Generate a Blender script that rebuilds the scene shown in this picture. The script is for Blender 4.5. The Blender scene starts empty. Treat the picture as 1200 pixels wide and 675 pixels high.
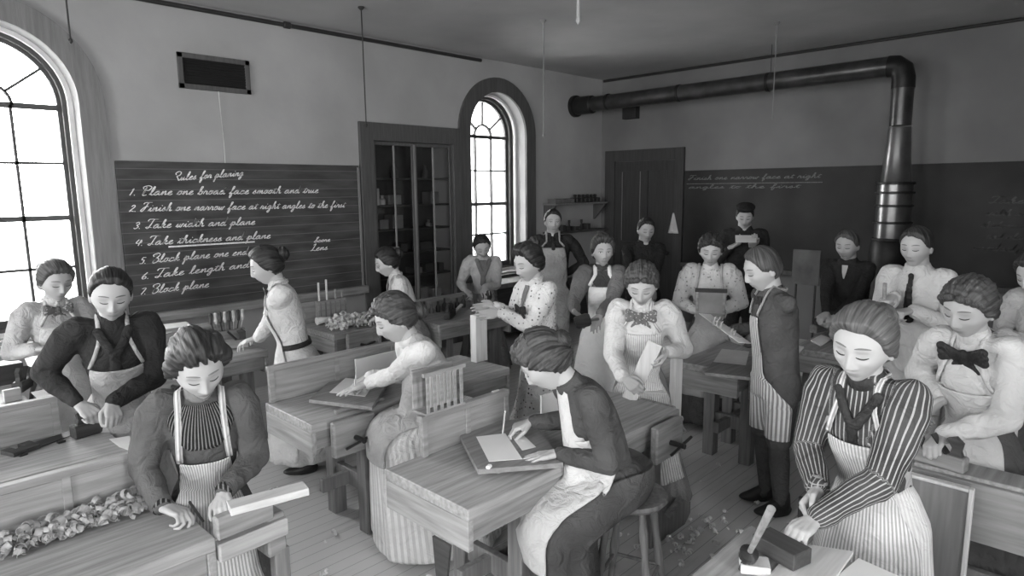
EXPO = 1.78
import bpy, bmesh, math, random
import numpy as np
from mathutils import Vector, Matrix, Quaternion
from mathutils.bvhtree import BVHTree
R = math.radians
SC = bpy.context.scene
COL = SC.collection
rng = random.Random(7)

# ------------------------------------------------------------------ camera
CAMH = 2.0; FPX = 761.98; YAW, PIT, ROL = 0.773006, 0.1516965, -0.0101554
_w = Vector((math.cos(YAW)*math.cos(PIT), math.sin(YAW)*math.cos(PIT), -math.sin(PIT)))
_r0 = Vector((math.sin(YAW), -math.cos(YAW), 0)); _u0 = _r0.cross(_w)
_r = math.cos(ROL)*_r0 + math.sin(ROL)*_u0; _u = -math.sin(ROL)*_r0 + math.cos(ROL)*_u0
CAM = Vector((0, 0, CAMH))
def ray(x, y): return _w + _r*((x-600)/FPX) - _u*((y-337.5)/FPX)
def atz(x, y, z):
    d = ray(x, y); return CAM + d*((z-CAMH)/d.z)
def atx(x, y, X):
    d = ray(x, y); return CAM + d*(X/d.x)
def aty(x, y, Y):
    d = ray(x, y); return CAM + d*(Y/d.y)
cd = bpy.data.cameras.new('camera'); cam = bpy.data.objects.new('camera', cd); COL.objects.link(cam)
cam.matrix_world = Matrix(((_r.x, _u.x, -_w.x, 0), (_r.y, _u.y, -_w.y, 0), (_r.z, _u.z, -_w.z, CAMH), (0, 0, 0, 1)))
cd.sensor_width = 36; cd.lens = FPX/1200*36; cd.clip_start = 0.05; cd.clip_end = 200
SC.camera = cam

# ------------------------------------------------------------------ tagging
def tag(o, label=None, cat=None, group=None, kind=None):
    if label: o['label'] = label
    if cat: o['category'] = cat
    if group: o['group'] = group
    if kind: o['kind'] = kind
    return o
def empty(name, loc=(0, 0, 0), rz=0, label=None, cat=None, group=None):
    o = bpy.data.objects.new(name, None); COL.objects.link(o)
    o.location = loc; o.rotation_euler = (0, 0, rz); o.empty_display_size = .1
    return tag(o, label, cat, group)
def link(name, me, mats, parent=None, smooth=False):
    o = bpy.data.objects.new(name, me); COL.objects.link(o)
    me.name = name
    if mats is not None:
        if not isinstance(mats, (list, tuple)): mats = [mats]
        me.materials.clear()
        for m in mats: me.materials.append(m)
    if smooth:
        me.polygons.foreach_set('use_smooth', [True]*len(me.polygons))
    if parent: o.parent = parent
    return o
def copy_tree(o, parent=None):
    c = o.copy(); COL.objects.link(c); c.parent = parent
    for ch in list(o.children): copy_tree(ch, c)
    return c

# ------------------------------------------------------------------ materials
def lin(v): return v/12.92 if v <= .04045 else ((v+.055)/1.055)**2.4
def _mat(name):
    m = bpy.data.materials.new(name); m.use_nodes = True
    nt = m.node_tree; b = nt.nodes['Principled BSDF']
    return m, nt, b
def N(nt, t, **k):
    n = nt.nodes.new(t)
    for a, v in k.items():
        if hasattr(n, a): setattr(n, a, v)
        else: n.inputs[a.replace('_', ' ')].default_value = v
    return n
def ramp(nt, fac, stops):
    r = nt.nodes.new('ShaderNodeValToRGB')
    e = r.color_ramp.elements
    while len(e) < len(stops): e.new(.5)
    for i, (p, v) in enumerate(stops):
        e[i].position = p; l = lin(v); e[i].color = (l, l, l, 1)
    nt.links.new(fac, r.inputs[0]); return r
def mat(name, g, rough=.7, var=.08, scale=4, stretch=(1, 1, 1), bump=0, bscale=40, metal=0, spec=.3, detail=6):
    """procedural grey surface: noise between two greys (the photograph is monochrome)"""
    m, nt, b = _mat(name)
    tc = N(nt, 'ShaderNodeTexCoord'); mp = N(nt, 'ShaderNodeMapping')
    mp.inputs['Scale'].default_value = stretch
    nt.links.new(tc.outputs['Object'], mp.inputs[0])
    no = N(nt, 'ShaderNodeTexNoise', Scale=scale, Detail=detail)
    nt.links.new(mp.outputs[0], no.inputs['Vector'])
    r = ramp(nt, no.outputs[0], [(.3, max(g-var, 0)), (.7, min(g+var, 1))])
    nt.links.new(r.outputs[0], b.inputs['Base Color'])
    b.inputs['Roughness'].default_value = rough; b.inputs['Metallic'].default_value = metal
    b.inputs['Specular IOR Level'].default_value = spec
    if bump:
        n2 = N(nt, 'ShaderNodeTexNoise', Scale=bscale, Detail=4); nt.links.new(mp.outputs[0], n2.inputs['Vector'])
        bp = N(nt, 'ShaderNodeBump'); bp.inputs['Strength'].default_value = bump; bp.inputs['Distance'].default_value = .01
        nt.links.new(n2.outputs[0], bp.inputs['Height']); nt.links.new(bp.outputs[0], b.inputs['Normal'])
    return m
def wood(name, g, axis='x', var=.07, scale=3, rough=.6):
    s = {'x': (1, 14, 14), 'y': (14, 1, 14), 'z': (14, 14, 1)}[axis]
    return mat(name, g, rough, var, scale, s, bump=.15, bscale=12)
def cloth(name, g, kind='plain', g2=None, freq=40, var=.04, rough=.9, duty=.5, wave=0):
    """kind: plain | stripe (along su) | plaid (su, sv) | dots | floral"""
    m, nt, b = _mat(name)
    tc = N(nt, 'ShaderNodeTexCoord')
    no = N(nt, 'ShaderNodeTexNoise', Scale=7, Detail=5); nt.links.new(tc.outputs['Object'], no.inputs['Vector'])
    base = ramp(nt, no.outputs[0], [(.3, max(g-var, 0)), (.7, min(g+var, 1))])
    out = base.outputs[0]
    if kind != 'plain':
        l2 = lin(g2)
        mx = N(nt, 'ShaderNodeMix'); mx.data_type = 'RGBA'
        mx.inputs[7].default_value = (l2, l2, l2, 1)
        nt.links.new(out, mx.inputs[6])
        def stripe(att):
            a = N(nt, 'ShaderNodeAttribute'); a.attribute_name = att
            mu = N(nt, 'ShaderNodeMath', operation='MULTIPLY'); mu.inputs[1].default_value = freq
            nt.links.new(a.outputs['Fac'], mu.inputs[0])
            fr = N(nt, 'ShaderNodeMath', operation='FRACT'); nt.links.new(mu.outputs[0], fr.inputs[0])
            lt = N(nt, 'ShaderNodeMath', operation='LESS_THAN'); lt.inputs[1].default_value = duty
            nt.links.new(fr.outputs[0], lt.inputs[0]); return lt.outputs[0]
        if kind == 'stripe': f = stripe('su')
        elif kind == 'plaid':
            a, c = stripe('su'), stripe('sv')
            ad = N(nt, 'ShaderNodeMath', operation='MAXIMUM'); nt.links.new(a, ad.inputs[0]); nt.links.new(c, ad.inputs[1]); f = ad.outputs[0]
        else:
            vo = N(nt, 'ShaderNodeTexVoronoi', Scale=freq); vo.inputs['Randomness'].default_value = .5 if kind == 'dots' else 1
            nt.links.new(tc.outputs['Object'], vo.inputs['Vector'])
            lt = N(nt, 'ShaderNodeMath', operation='LESS_THAN'); lt.inputs[1].default_value = duty
            nt.links.new(vo.outputs['Distance'], lt.inputs[0]); f = lt.outputs[0]
        nt.links.new(f, mx.inputs[0]); out = mx.outputs[2]
    nt.links.new(out, b.inputs['Base Color'])
    b.inputs['Roughness'].default_value = rough; b.inputs['Specular IOR Level'].default_value = .15
    n2 = N(nt, 'ShaderNodeTexNoise', Scale=13, Detail=4, Distortion=1.6); nt.links.new(tc.outputs['Object'], n2.inputs['Vector'])
    bp = N(nt, 'ShaderNodeBump'); bp.inputs['Strength'].default_value = .75; bp.inputs['Distance'].default_value = .03
    nt.links.new(n2.outputs[0], bp.inputs['Height']); nt.links.new(bp.outputs[0], b.inputs['Normal'])
    return m

# ------------------------------------------------------------------ mesh building
class MB:
    def __init__(s): s.v = []; s.f = []; s.mi = []
    def add(s, vs, fs, mi=0):
        o = len(s.v); s.v += [tuple(v) for v in vs]; s.f += [tuple(i+o for i in f) for f in fs]; s.mi += [mi]*len(fs); return s
    def box(s, c, d, rot=None, mi=0, bev=0.0):
        """bevelled box: centre c, full size d, rot = Matrix"""
        x, y, z = d[0]/2, d[1]/2, d[2]/2
        b = min(bev, x*.45, y*.45, z*.45)
        if b <= 0:
            vs = [(i*x, j*y, k*z) for i in (-1, 1) for j in (-1, 1) for k in (-1, 1)]
            fs = [(0, 1, 3, 2), (4, 6, 7, 5), (0, 4, 5, 1), (2, 3, 7, 6), (0, 2, 6, 4), (1, 5, 7, 3)]
        else:
            bm = bmesh.new(); bmesh.ops.create_cube(bm, size=1)
            for v in bm.verts: v.co = Vector((v.co.x*2*x, v.co.y*2*y, v.co.z*2*z))
            bmesh.ops.bevel(bm, geom=bm.edges[:], offset=b, segments=1, affect='EDGES', profile=.5)
            bm.verts.index_update()
            vs = [v.co[:] for v in bm.verts]; fs = [tuple(v.index for v in f.verts) for f in bm.faces]; bm.free()
        M = rot if rot is not None else Matrix.Identity(3)
        c = Vector(c)
        return s.add([M @ Vector(v)+c for v in vs], fs, mi)
    def b2(s, a, b, mi=0, bev=.003):
        """box from corner a to corner b"""
        a, b = Vector(a), Vector(b); return s.box((a+b)/2, [abs(b[i]-a[i]) for i in range(3)], mi=mi, bev=bev)
    def lathe(s, prof, p0=(0, 0, 0), axis=(0, 0, 1), n=20, mi=0):
        """prof: list of (radius, height along axis)"""
        ax = Vector(axis).normalized(); t = Vector((1, 0, 0)) if abs(ax.x) < .9 else Vector((0, 1, 0))
        e1 = ax.cross(t).normalized(); e2 = ax.cross(e1); p0 = Vector(p0)
        vs = []
        for r, h in prof:
            for i in range(n):
                a = 2*math.pi*i/n; vs.append(p0+ax*h+(e1*math.cos(a)+e2*math.sin(a))*max(r, 1e-4))
        fs = []
        m = len(prof)
        for j in range(m-1):
            for i in range(n):
                k = (i+1) % n; fs.append((j*n+i, j*n+k, (j+1)*n+k, (j+1)*n+i))
        fs.append(tuple(range(n-1, -1, -1))); fs.append(tuple((m-1)*n+i for i in range(n)))
        return s.add(vs, fs, mi)
    def tube(s, pts, r, n=10, mi=0):
        pts = [Vector(p) for p in pts]; m = len(pts)
        rr = r if isinstance(r, (list, tuple)) else [r]*m
        vs = []; prev = None
        for i, p in enumerate(pts):
            d = (pts[min(i+1, m-1)]-pts[max(i-1, 0)]).normalized()
            if prev is None:
                t = Vector((0, 0, 1)) if abs(d.z) < .9 else Vector((1, 0, 0)); e1 = d.cross(t).normalized()
            else: e1 = (prev-d*prev.dot(d)).normalized()
            prev = e1; e2 = d.cross(e1)
            for k in range(n):
                a = 2*math.pi*k/n; vs.append(p+(e1*math.cos(a)+e2*math.sin(a))*rr[i])
        fs = []
        for j in range(m-1):
            for i in range(n):
                k = (i+1) % n; fs.append((j*n+i, j*n+k, (j+1)*n+k, (j+1)*n+i))
        fs.append(tuple(range(n-1, -1, -1))); fs.append(tuple((m-1)*n+i for i in range(n)))
        return s.add(vs, fs, mi)
    def prism(s, poly, h, origin=(0, 0, 0), ex=(1, 0, 0), ey=(0, 1, 0), mi=0):
        """extrude polygon (in plane ex,ey) by h along ex x ey"""
        ex, ey, o = Vector(ex), Vector(ey), Vector(origin); ez = ex.cross(ey)
        n = len(poly)
        vs = [o+ex*p[0]+ey*p[1] for p in poly]+[o+ex*p[0]+ey*p[1]+ez*h for p in poly]
        fs = [tuple(range(n-1, -1, -1)), tuple(range(n, 2*n))]+[(i, (i+1) % n, n+(i+1) % n, n+i) for i in range(n)]
        return s.add(vs, fs, mi)
    def mesh(s, name='m'):
        me = bpy.data.meshes.new(name); me.from_pydata(s.v, [], s.f)
        if any(s.mi): me.polygons.foreach_set('material_index', s.mi)
        me.update(); return me
    def build(s, name, m, parent=None, smooth=False, rel=None):
        """rel: world-space origin of the parent empty (vertices are given in world space)"""
        if rel is not None:
            rx = Vector(rel); s.v = [tuple(Vector(v)-rx) for v in s.v]
        o = link(name, s.mesh(name), m, parent, smooth)
        return o
def smooth_angle(o, deg=40):
    me = o.data; me.polygons.foreach_set('use_smooth', [True]*len(me.polygons)); me.set_sharp_from_angle(angle=R(deg)); return o
def poly_plate(loops, depth, name):
    """filled 2D curve with holes, extruded; returned mesh lies in XY with thickness along Z (0..depth)"""
    cu = bpy.data.curves.new(name, 'CURVE'); cu.dimensions = '2D'; cu.fill_mode = 'BOTH'; cu.extrude = depth/2
    for lp in loops:
        sp = cu.splines.new('POLY'); sp.points.add(len(lp)-1)
        for i, p in enumerate(lp): sp.points[i].co = (p[0], p[1], 0, 1)
        sp.use_cyclic_u = True
    o = bpy.data.objects.new(name, cu); COL.objects.link(o)
    dg = bpy.context.evaluated_depsgraph_get(); me = bpy.data.meshes.new_from_object(o.evaluated_get(dg))
    bpy.data.objects.remove(o); bpy.data.curves.remove(cu)
    return me
def xform(me, fn):
    n = len(me.vertices); a = np.empty(n*3); me.vertices.foreach_get('co', a); a = a.reshape(-1, 3)
    b = fn(a); me.vertices.foreach_set('co', b.astype(float).ravel()); me.update(); return me
def arch(cx, r, z0, zs, n=24, grow=0):
    """closed outline of an arched opening in (x, z): sill z0, springing zs, radius r"""
    return [(cx-r, z0), (cx+r, z0)]+[(cx+r*math.cos(math.pi*i/n), zs+r*math.sin(math.pi*i/n)) for i in range(n+1)]
def W(x, y, z): p = atz(x, y, z); return (p.x, p.y, p.z)
# ================================================================== THE ROOM
YL, XB, ZC = 6.4, 8.66, 3.68
XN, YR = -2.6, -3.2          # near wall and right wall, behind / beside the camera
def wall_mat(name, g):
    m = mat(name, g, .95, .035, 1.1, (1, 1, 1), bump=.25, bscale=9, spec=.1, detail=8); return m
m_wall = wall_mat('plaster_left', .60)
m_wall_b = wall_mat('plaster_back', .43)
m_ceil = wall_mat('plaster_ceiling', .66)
m_trim = wood('dark_stained_trim', .30, 'z', .03)
m_trimx = wood('dark_stained_trim_x', .28, 'x', .03)
m_trim_l = wood('mid_grey_trim', .45, 'z', .04)  # lighter trim: first window casing, bars, shelf, painted door highlights
m_sash = mat('sash_paint', .30, .6, .02)
m_reveal = mat('reveal_paint', .78, .8, .04)
m_dark = mat('dark_iron', .17, .5, .03)

def floor_mat():
    m, nt, b = _mat('floor_boards')
    tc = N(nt, 'ShaderNodeTexCoord'); sp = N(nt, 'ShaderNodeSeparateXYZ'); nt.links.new(tc.outputs['Object'], sp.inputs[0])
    # narrow boards running along x
    mu = N(nt, 'ShaderNodeMath', operation='MULTIPLY'); mu.inputs[1].default_value = 1/.085; nt.links.new(sp.outputs['Y'], mu.inputs[0])
    fr = N(nt, 'ShaderNodeMath', operation='FRACT'); nt.links.new(mu.outputs[0], fr.inputs[0])
    fl = N(nt, 'ShaderNodeMath', operation='FLOOR'); nt.links.new(mu.outputs[0], fl.inputs[0])
    wn = N(nt, 'ShaderNodeTexWhiteNoise'); wn.noise_dimensions = '1D'; nt.links.new(fl.outputs[0], wn.inputs['W'])
    mp = N(nt, 'ShaderNodeMapping'); mp.inputs['Scale'].default_value = (1.2, 10, 1); nt.links.new(tc.outputs['Object'], mp.inputs[0])
    no = N(nt, 'ShaderNodeTexNoise', Scale=3, Detail=7); nt.links.new(mp.outputs[0], no.inputs['Vector'])
    n2 = N(nt, 'ShaderNodeTexNoise', Scale=1.1, Detail=5); nt.links.new(tc.outputs['Object'], n2.inputs['Vector'])
    a = N(nt, 'ShaderNodeMath', operation='ADD'); nt.links.new(no.outputs[0], a.inputs[0]); nt.links.new(n2.outputs[0], a.inputs[1])
    w2 = N(nt, 'ShaderNodeMath', operation='MULTIPLY_ADD'); w2.inputs[1].default_value = .25; nt.links.new(wn.outputs['Value'], w2.inputs[0]); nt.links.new(a.outputs[0], w2.inputs[2])
    r = ramp(nt, w2.outputs[0], [(.35, .58), (.75, .71)])
    r.color_ramp.elements[0].position = .5; r.color_ramp.elements[1].position = 1.0
    gt = N(nt, 'ShaderNodeMath', operation='GREATER_THAN'); gt.inputs[1].default_value = .05; nt.links.new(fr.outputs[0], gt.inputs[0])
    mx = N(nt, 'ShaderNodeMix'); mx.data_type = 'RGBA'; l = lin(.54); mx.inputs[6].default_value = (l, l, l, 1)
    nt.links.new(gt.outputs[0], mx.inputs[0]); nt.links.new(r.outputs[0], mx.inputs[7]); nt.links.new(mx.outputs[2], b.inputs['Base Color'])
    b.inputs['Roughness'].default_value = .65; b.inputs['Specular IOR Level'].default_value = .25
    return m
m_floor = floor_mat()
def board_mat():
    """painted blackboard of horizontal matched boards"""
    m, nt, b = _mat('blackboard_boards')
    tc = N(nt, 'ShaderNodeTexCoord'); sp = N(nt, 'ShaderNodeSeparateXYZ'); nt.links.new(tc.outputs['Object'], sp.inputs[0])
    mu = N(nt, 'ShaderNodeMath', operation='MULTIPLY'); mu.inputs[1].default_value = 1/.093; nt.links.new(sp.outputs['Z'], mu.inputs[0])
    fr = N(nt, 'ShaderNodeMath', operation='FRACT'); nt.links.new(mu.outputs[0], fr.inputs[0])
    no = N(nt, 'ShaderNodeTexNoise', Scale=2.5, Detail=8); mp = N(nt, 'ShaderNodeMapping'); mp.inputs['Scale'].default_value = (1, 1, 5)
    nt.links.new(tc.outputs['Object'], mp.inputs[0]); nt.links.new(mp.outputs[0], no.inputs['Vector'])
    r = ramp(nt, no.outputs[0], [(.35, .19), (.75, .30)])
    gt = N(nt, 'ShaderNodeMath', operation='GREATER_THAN'); gt.inputs[1].default_value = .07; nt.links.new(fr.outputs[0], gt.inputs[0])
    mx = N(nt, 'ShaderNodeMix'); mx.data_type = 'RGBA'; l = lin(.36); mx.inputs[6].default_value = (l, l, l, 1)
    nt.links.new(gt.outputs[0], mx.inputs[0]); nt.links.new(r.outputs[0], mx.inputs[7]); nt.links.new(mx.outputs[2], b.inputs['Base Color'])
    b.inputs['Roughness'].default_value = .8; return m
m_board = board_mat(); m_board_b = mat('blackboard_slate', .19, .8, .03, 2)
m_chalk = mat('chalk', .86, .95, .08, 60); m_chalk_f = mat('faint_chalk', .42, .95, .08, 60)
m_glass, _nt, _b = _mat('window_glass')
_nt.nodes.remove(_b); _g = N(_nt, 'ShaderNodeBsdfTransparent'); _gl = N(_nt, 'ShaderNodeBsdfGlossy'); _gl.inputs['Roughness'].default_value = .03
_mx = N(_nt, 'ShaderNodeMixShader'); _fr = N(_nt, 'ShaderNodeFresnel'); _fr.inputs[0].default_value = 1.35
_nt.links.new(_fr.outputs[0], _mx.inputs[0]); _nt.links.new(_g.outputs[0], _mx.inputs[1]); _nt.links.new(_gl.outputs[0], _mx.inputs[2])
_nt.links.new(_mx.outputs[0], _nt.nodes['Material Output'].inputs[0])

def struct(mb, name, m, **k):
    o = mb.build(name, m, **k) if isinstance(mb, MB) else link(name, mb, m); o['kind'] = 'structure'; return o
struct(MB().b2((XN-.2, YR-.2, -.2), (XB+.2, YL+.5, 0), bev=0), 'floor', m_floor)
struct(MB().b2((XN-.2, YR-.2, ZC), (XB+.2, YL+.5, ZC+.2), bev=0), 'ceiling', m_ceil)
WT = .45
W1, W2, W0 = (.90, .57), (6.32, .53), (-1.3, .57)     # window centre x, opening radius
ZS, ZSILL = 2.74, .84
loops = [[(XN-.2, 0), (XB+.2, 0), (XB+.2, ZC), (XN-.2, ZC)]]
for cx, r in (W1, W2, W0): loops.append(arch(cx, r, ZSILL, ZS)[::-1])
CABX0, CABX1, CABZ0, CABZ1 = 4.29, 5.5, .30, 2.56
loops.append([(CABX0, CABZ0), (CABX0, CABZ1), (CABX1, CABZ1), (CABX1, CABZ0)])
me = poly_plate(loops, WT, 'wall_left')
xform(me, lambda a: np.stack([a[:, 0], YL+WT/2-a[:, 2], a[:, 1]], 1))
struct(me, 'wall_left', m_wall)
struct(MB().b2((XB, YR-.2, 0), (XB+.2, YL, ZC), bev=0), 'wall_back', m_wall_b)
RW = [(-1.2, .6), (.9, .6)]
loops = [[(XN-.2, 0), (XB+.2, 0), (XB+.2, ZC), (XN-.2, ZC)]]+[arch(c, r, ZSILL, ZS)[::-1] for c, r in RW]
me = poly_plate(loops, .3, 'wall_right'); xform(me, lambda a: np.stack([a[:, 0], YR-.15-a[:, 2], a[:, 1]], 1))
struct(me, 'wall_right', m_wall_b)
# near wall with three tall windows behind the camera
NW = [(-1.6, .6), (1.5, .6), (4.4, .6)]
loops = [[(YR, 0), (YL, 0), (YL, ZC), (YR, ZC)]]+[arch(c, r, ZSILL, ZS)[::-1] for c, r in NW]
me = poly_plate(loops, .3, 'wall_near'); xform(me, lambda a: np.stack([XN-.15+a[:, 2], a[:, 0], a[:, 1]], 1))
struct(me, 'wall_near', m_wall)

def window(name, cx, r, axis='x', at=YL, out=1, depth=.30):
    """arched double-hung sash with fanlight. Local: u along wall, v outward, z up"""
    def P(u, v, z): return (u, at+out*v, z) if axis == 'x' else (at-out*v, u, z)
    root = empty(name, P(cx, 0, 0)); root['kind'] = 'structure'; o0 = root.location.copy()
    def plate(lo, dep, v0, nm, m):
        me = poly_plate(lo, dep, nm)
        if axis == 'x': xform(me, lambda a: np.stack([a[:, 0]-o0.x, at+out*(v0+dep/2)-o0.y-out*a[:, 2], a[:, 1]], 1))
        else: xform(me, lambda a: np.stack([at-out*(v0+dep/2)-o0.x+out*a[:, 2], a[:, 0]-o0.y, a[:, 1]], 1))
        return link(nm, me, m, root)
    # casing band proud of the wall
    ob = [(cx-r-.19, ZSILL-.02), (cx-r, ZSILL-.02)]+[(cx-r, ZS)]+[(cx-r*math.cos(math.pi*i/24), ZS+r*math.sin(math.pi*i/24)) for i in range(1, 25)]+[(cx+r, ZSILL-.02), (cx+r+.19, ZSILL-.02)]
    R2 = r+.19
    ob += [(cx+R2*math.cos(math.pi*i/24), ZS+R2*math.sin(math.pi*i/24)) for i in range(0, 25)]
    plate([ob], .035, -.036, 'window_casing', m_trim if name != 'window_1' else m_trim_l)
    # inner frame beads
    for k, (g0, g1, v) in enumerate(((0, .035, .16), (0.0, .06, .24), (0, .085, depth))):
        a = arch(cx, r-g0-.001, ZSILL+.001, ZS); b = arch(cx, r-g1, ZSILL+g1, ZS)
        plate([a, b[::-1]], .04, v, 'window_frame', (m_reveal, m_sash, m_sash)[k])
    rg = r-.085; t = .022; mb = MB(); v = depth+.005
    def bar(u0, z0, u1, z1, w=t, d=.04, vv=v):
        a, b = Vector(P(u0, vv, z0)), Vector(P(u1, vv, z1)); dr = (b-a); L = dr.length; dr.normalize()
        nrm = Vector(P(0, 1, 0))-Vector(P(0, 0, 0)); s = dr.cross(nrm)
        M = Matrix((dr, nrm, s)).transposed(); mb.box((a+b)/2, (L, d, w), M)
    zt, zm = ZS-.03, (ZS+ZSILL)/2+.0
    bar(cx-rg, zt, cx+rg, zt, .045); bar(cx-rg, zm, cx+rg, zm, .045); bar(cx-rg, ZSILL+.09, cx+rg, ZSILL+.09, .06)
    for k in (-1, 1):
        bar(cx+k*rg/3, ZSILL+.08, cx+k*rg/3, zt)
    for a, b in ((ZSILL+.1, zm), (zm, zt)): bar(cx-rg, (a+b)/2, cx+rg, (a+b)/2)
    ri = rg*.36
    pts = [(cx+ri*math.cos(math.pi*i/14), zt+ri*math.sin(math.pi*i/14)) for i in range(15)]
    for a, b in zip(pts, pts[1:]): bar(a[0], a[1], b[0], b[1])
    for d in (38, 90, 142): bar(cx+ri*math.cos(R(d)), zt+ri*math.sin(R(d)), cx+(rg+.02)*math.cos(R(d)), zt+(rg+.02)*math.sin(R(d)))
    mb.build('muntins', m_sash, root, rel=o0)
    plate([arch(cx, rg+.01, ZSILL+.08, ZS)], .004, depth+.018, 'window_pane', m_glass)
    MB().b2(P(cx-r-.2, -.1, ZSILL-.06), P(cx+r+.2, -.002, ZSILL-.02)).build('window_sill', m_trimx if axis == 'x' else m_trim, root, rel=o0)
    return root
window('window_1', *W1); window('window_2', *W2); window('window_3', *W0)
for i, (c, r) in enumerate(NW): window(f'window_{i+4}', c, r, axis='y', at=XN, out=1, depth=.2)

for i, (c, r) in enumerate(RW): window(f'window_{i+7}', c, r, axis='x', at=YR, out=-1, depth=.2)
# daylight: bright overcast sky through the windows, with portals
wd = bpy.data.worlds.new('overcast_sky'); SC.world = wd; wd.use_nodes = True
bg = wd.node_tree.nodes['Background']; bg.inputs[0].default_value = (1, 1, 1, 1); bg.inputs[1].default_value = 9.0
def portal(loc, rot, sx, sy):
    l = bpy.data.lights.new('sky_portal', 'AREA'); l.shape = 'RECTANGLE'; l.size = sx; l.size_y = sy; l.cycles.is_portal = True
    o = bpy.data.objects.new('sky_portal', l); COL.objects.link(o); o.location = loc; o.rotation_euler = rot
for cx, r in (W1, W2, W0): portal((cx, YL+.42, (ZSILL+ZS+r)/2), (R(-90), 0, 0), 2*r, ZS+r-ZSILL)
for c, r in NW: portal((XN-.28, c, (ZSILL+ZS+r)/2), (0, R(-90), 0), ZS+r-ZSILL, 2*r)
for c, r in RW: portal((c, YR-.28, (ZSILL+ZS+r)/2), (R(90), 0, 0), 2*r, ZS+r-ZSILL)
# the pale brick house across the yard
def brick_mat():
    m, nt, b = _mat('pale_brick'); tc = N(nt, 'ShaderNodeTexCoord'); mp = N(nt, 'ShaderNodeMapping'); mp.inputs['Rotation'].default_value = (R(90), 0, 0)
    br = N(nt, 'ShaderNodeTexBrick', Scale=1.0); br.inputs['Brick Width'].default_value = .45; br.inputs['Row Height'].default_value = .16; br.inputs['Mortar Size'].default_value = .012
    for i, v in ((1, .80), (2, .75), (3, .62)): l = lin(v); br.inputs[i].default_value = (l, l, l, 1)
    nt.links.new(tc.outputs['Object'], mp.inputs[0]); nt.links.new(mp.outputs[0], br.inputs[0]); nt.links.new(br.outputs[0], b.inputs['Base Color']); b.inputs['Roughness'].default_value = .9
    return m
o = MB().b2((6, 16, -1), (30, 16.4, 12), bev=0).build('brick_building', brick_mat()); tag(o, 'pale brick building seen through the narrow arched window', 'building')
struct(MB().b2((-30, YL+.6, -.4), (40, 40, -.2), bev=0), 'yard_plane', mat('yard_ground', .6, .9, .05))  # ground of the yard outside the left wall

# mouldings and service pipes at the ceiling
struct(MB().tube([(8.63, 6.35, 3.655), (8.63, YR, 3.655)], .018), 'trim_2', m_dark)
p = empty('gas_pipe', (2.0, YL-.03, 3.655), label='thin dark gas pipe running along the left wall just under the ceiling', cat='pipe')
MB().tube([(1.5, YL-.03, 3.64), (6.0, YL-.03, 3.64)], .021).build('pipe', m_dark, p, rel=p.location)
MB().lathe([(.02, 0), (.032, .01), (.032, .07), (.02, .08)], (3.3, YL-.03, 3.64), (1, 0, 0)).build('coupling', m_dark, p, rel=p.location)

# wall vent
v = empty('wall_vent', (2.6, YL, 3.08), label='dark rectangular vent grille high on the left wall above the chalked rules', cat='vent')
mb = MB()
for a, b in (((2.27, 3.20), (2.93, 3.245)), ((2.27, 2.93), (2.93, 2.975)), ((2.27, 2.93), (2.315, 3.245)), ((2.885, 2.93), (2.93, 3.245))): mb.b2((a[0], YL-.025, a[1]), (b[0], YL-.002, b[1]))
mb.build('frame', m_trim, v, rel=v.location)
mb = MB(); mb.b2((2.31, YL-.006, 2.97), (2.89, YL-.002, 3.21))
for k in range(9): mb.box((2.6, YL-.012, 2.985+.026*k), (.57, .004, .018), Matrix.Rotation(R(35), 3, 'X'))
mb.build('louvre', mat('vent_black', .09, .7, .02), v, rel=v.location)
mb = MB(); mb.tube([(2.615, YL-.02, 2.94), (2.62, YL-.02, 2.75), (2.63, YL-.02, 2.42), (2.615, YL-.02, 1.62)], .0035, 6)
c = mb.build('pull_cord', mat('cord', .72, .8)); tag(c, 'pale cord hanging from the wall vent down over the blackboard', 'cord')

# ---- blackboards
bb = empty('blackboard', (1.7, YL, .9), label='long left blackboard of horizontal boards chalked with rules for planing', cat='blackboard')
MB().b2((1.69, YL-.03, .92), (4.10, YL-.004, 2.27)).build('board', m_board, bb, rel=bb.location)
MB().b2((1.60, YL-.10, .84), (4.118, YL-.004, .92)).build('chalk_ledge', wood('ledge_wood', .52, 'x'), bb, rel=bb.location)
MB().b2((4.075, YL-.036, .92), (4.095, YL-.028, 2.25)).build('edge_strip', m_trim_l, bb, rel=bb.location)
b2 = empty('blackboard', (XB, 2, .9), label='dark blackboard covering the back wall right of the door, behind the stove', cat='blackboard')
MB().b2((XB-.03, YR+.05, .9), (XB-.004, 4.885, 2.23)).build('board', m_board_b, b2, rel=b2.location)
MB().b2((XB-.09, YR+.05, .84), (XB-.004, 4.885, .9)).build('chalk_ledge', m_trim, b2, rel=b2.location)

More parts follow.
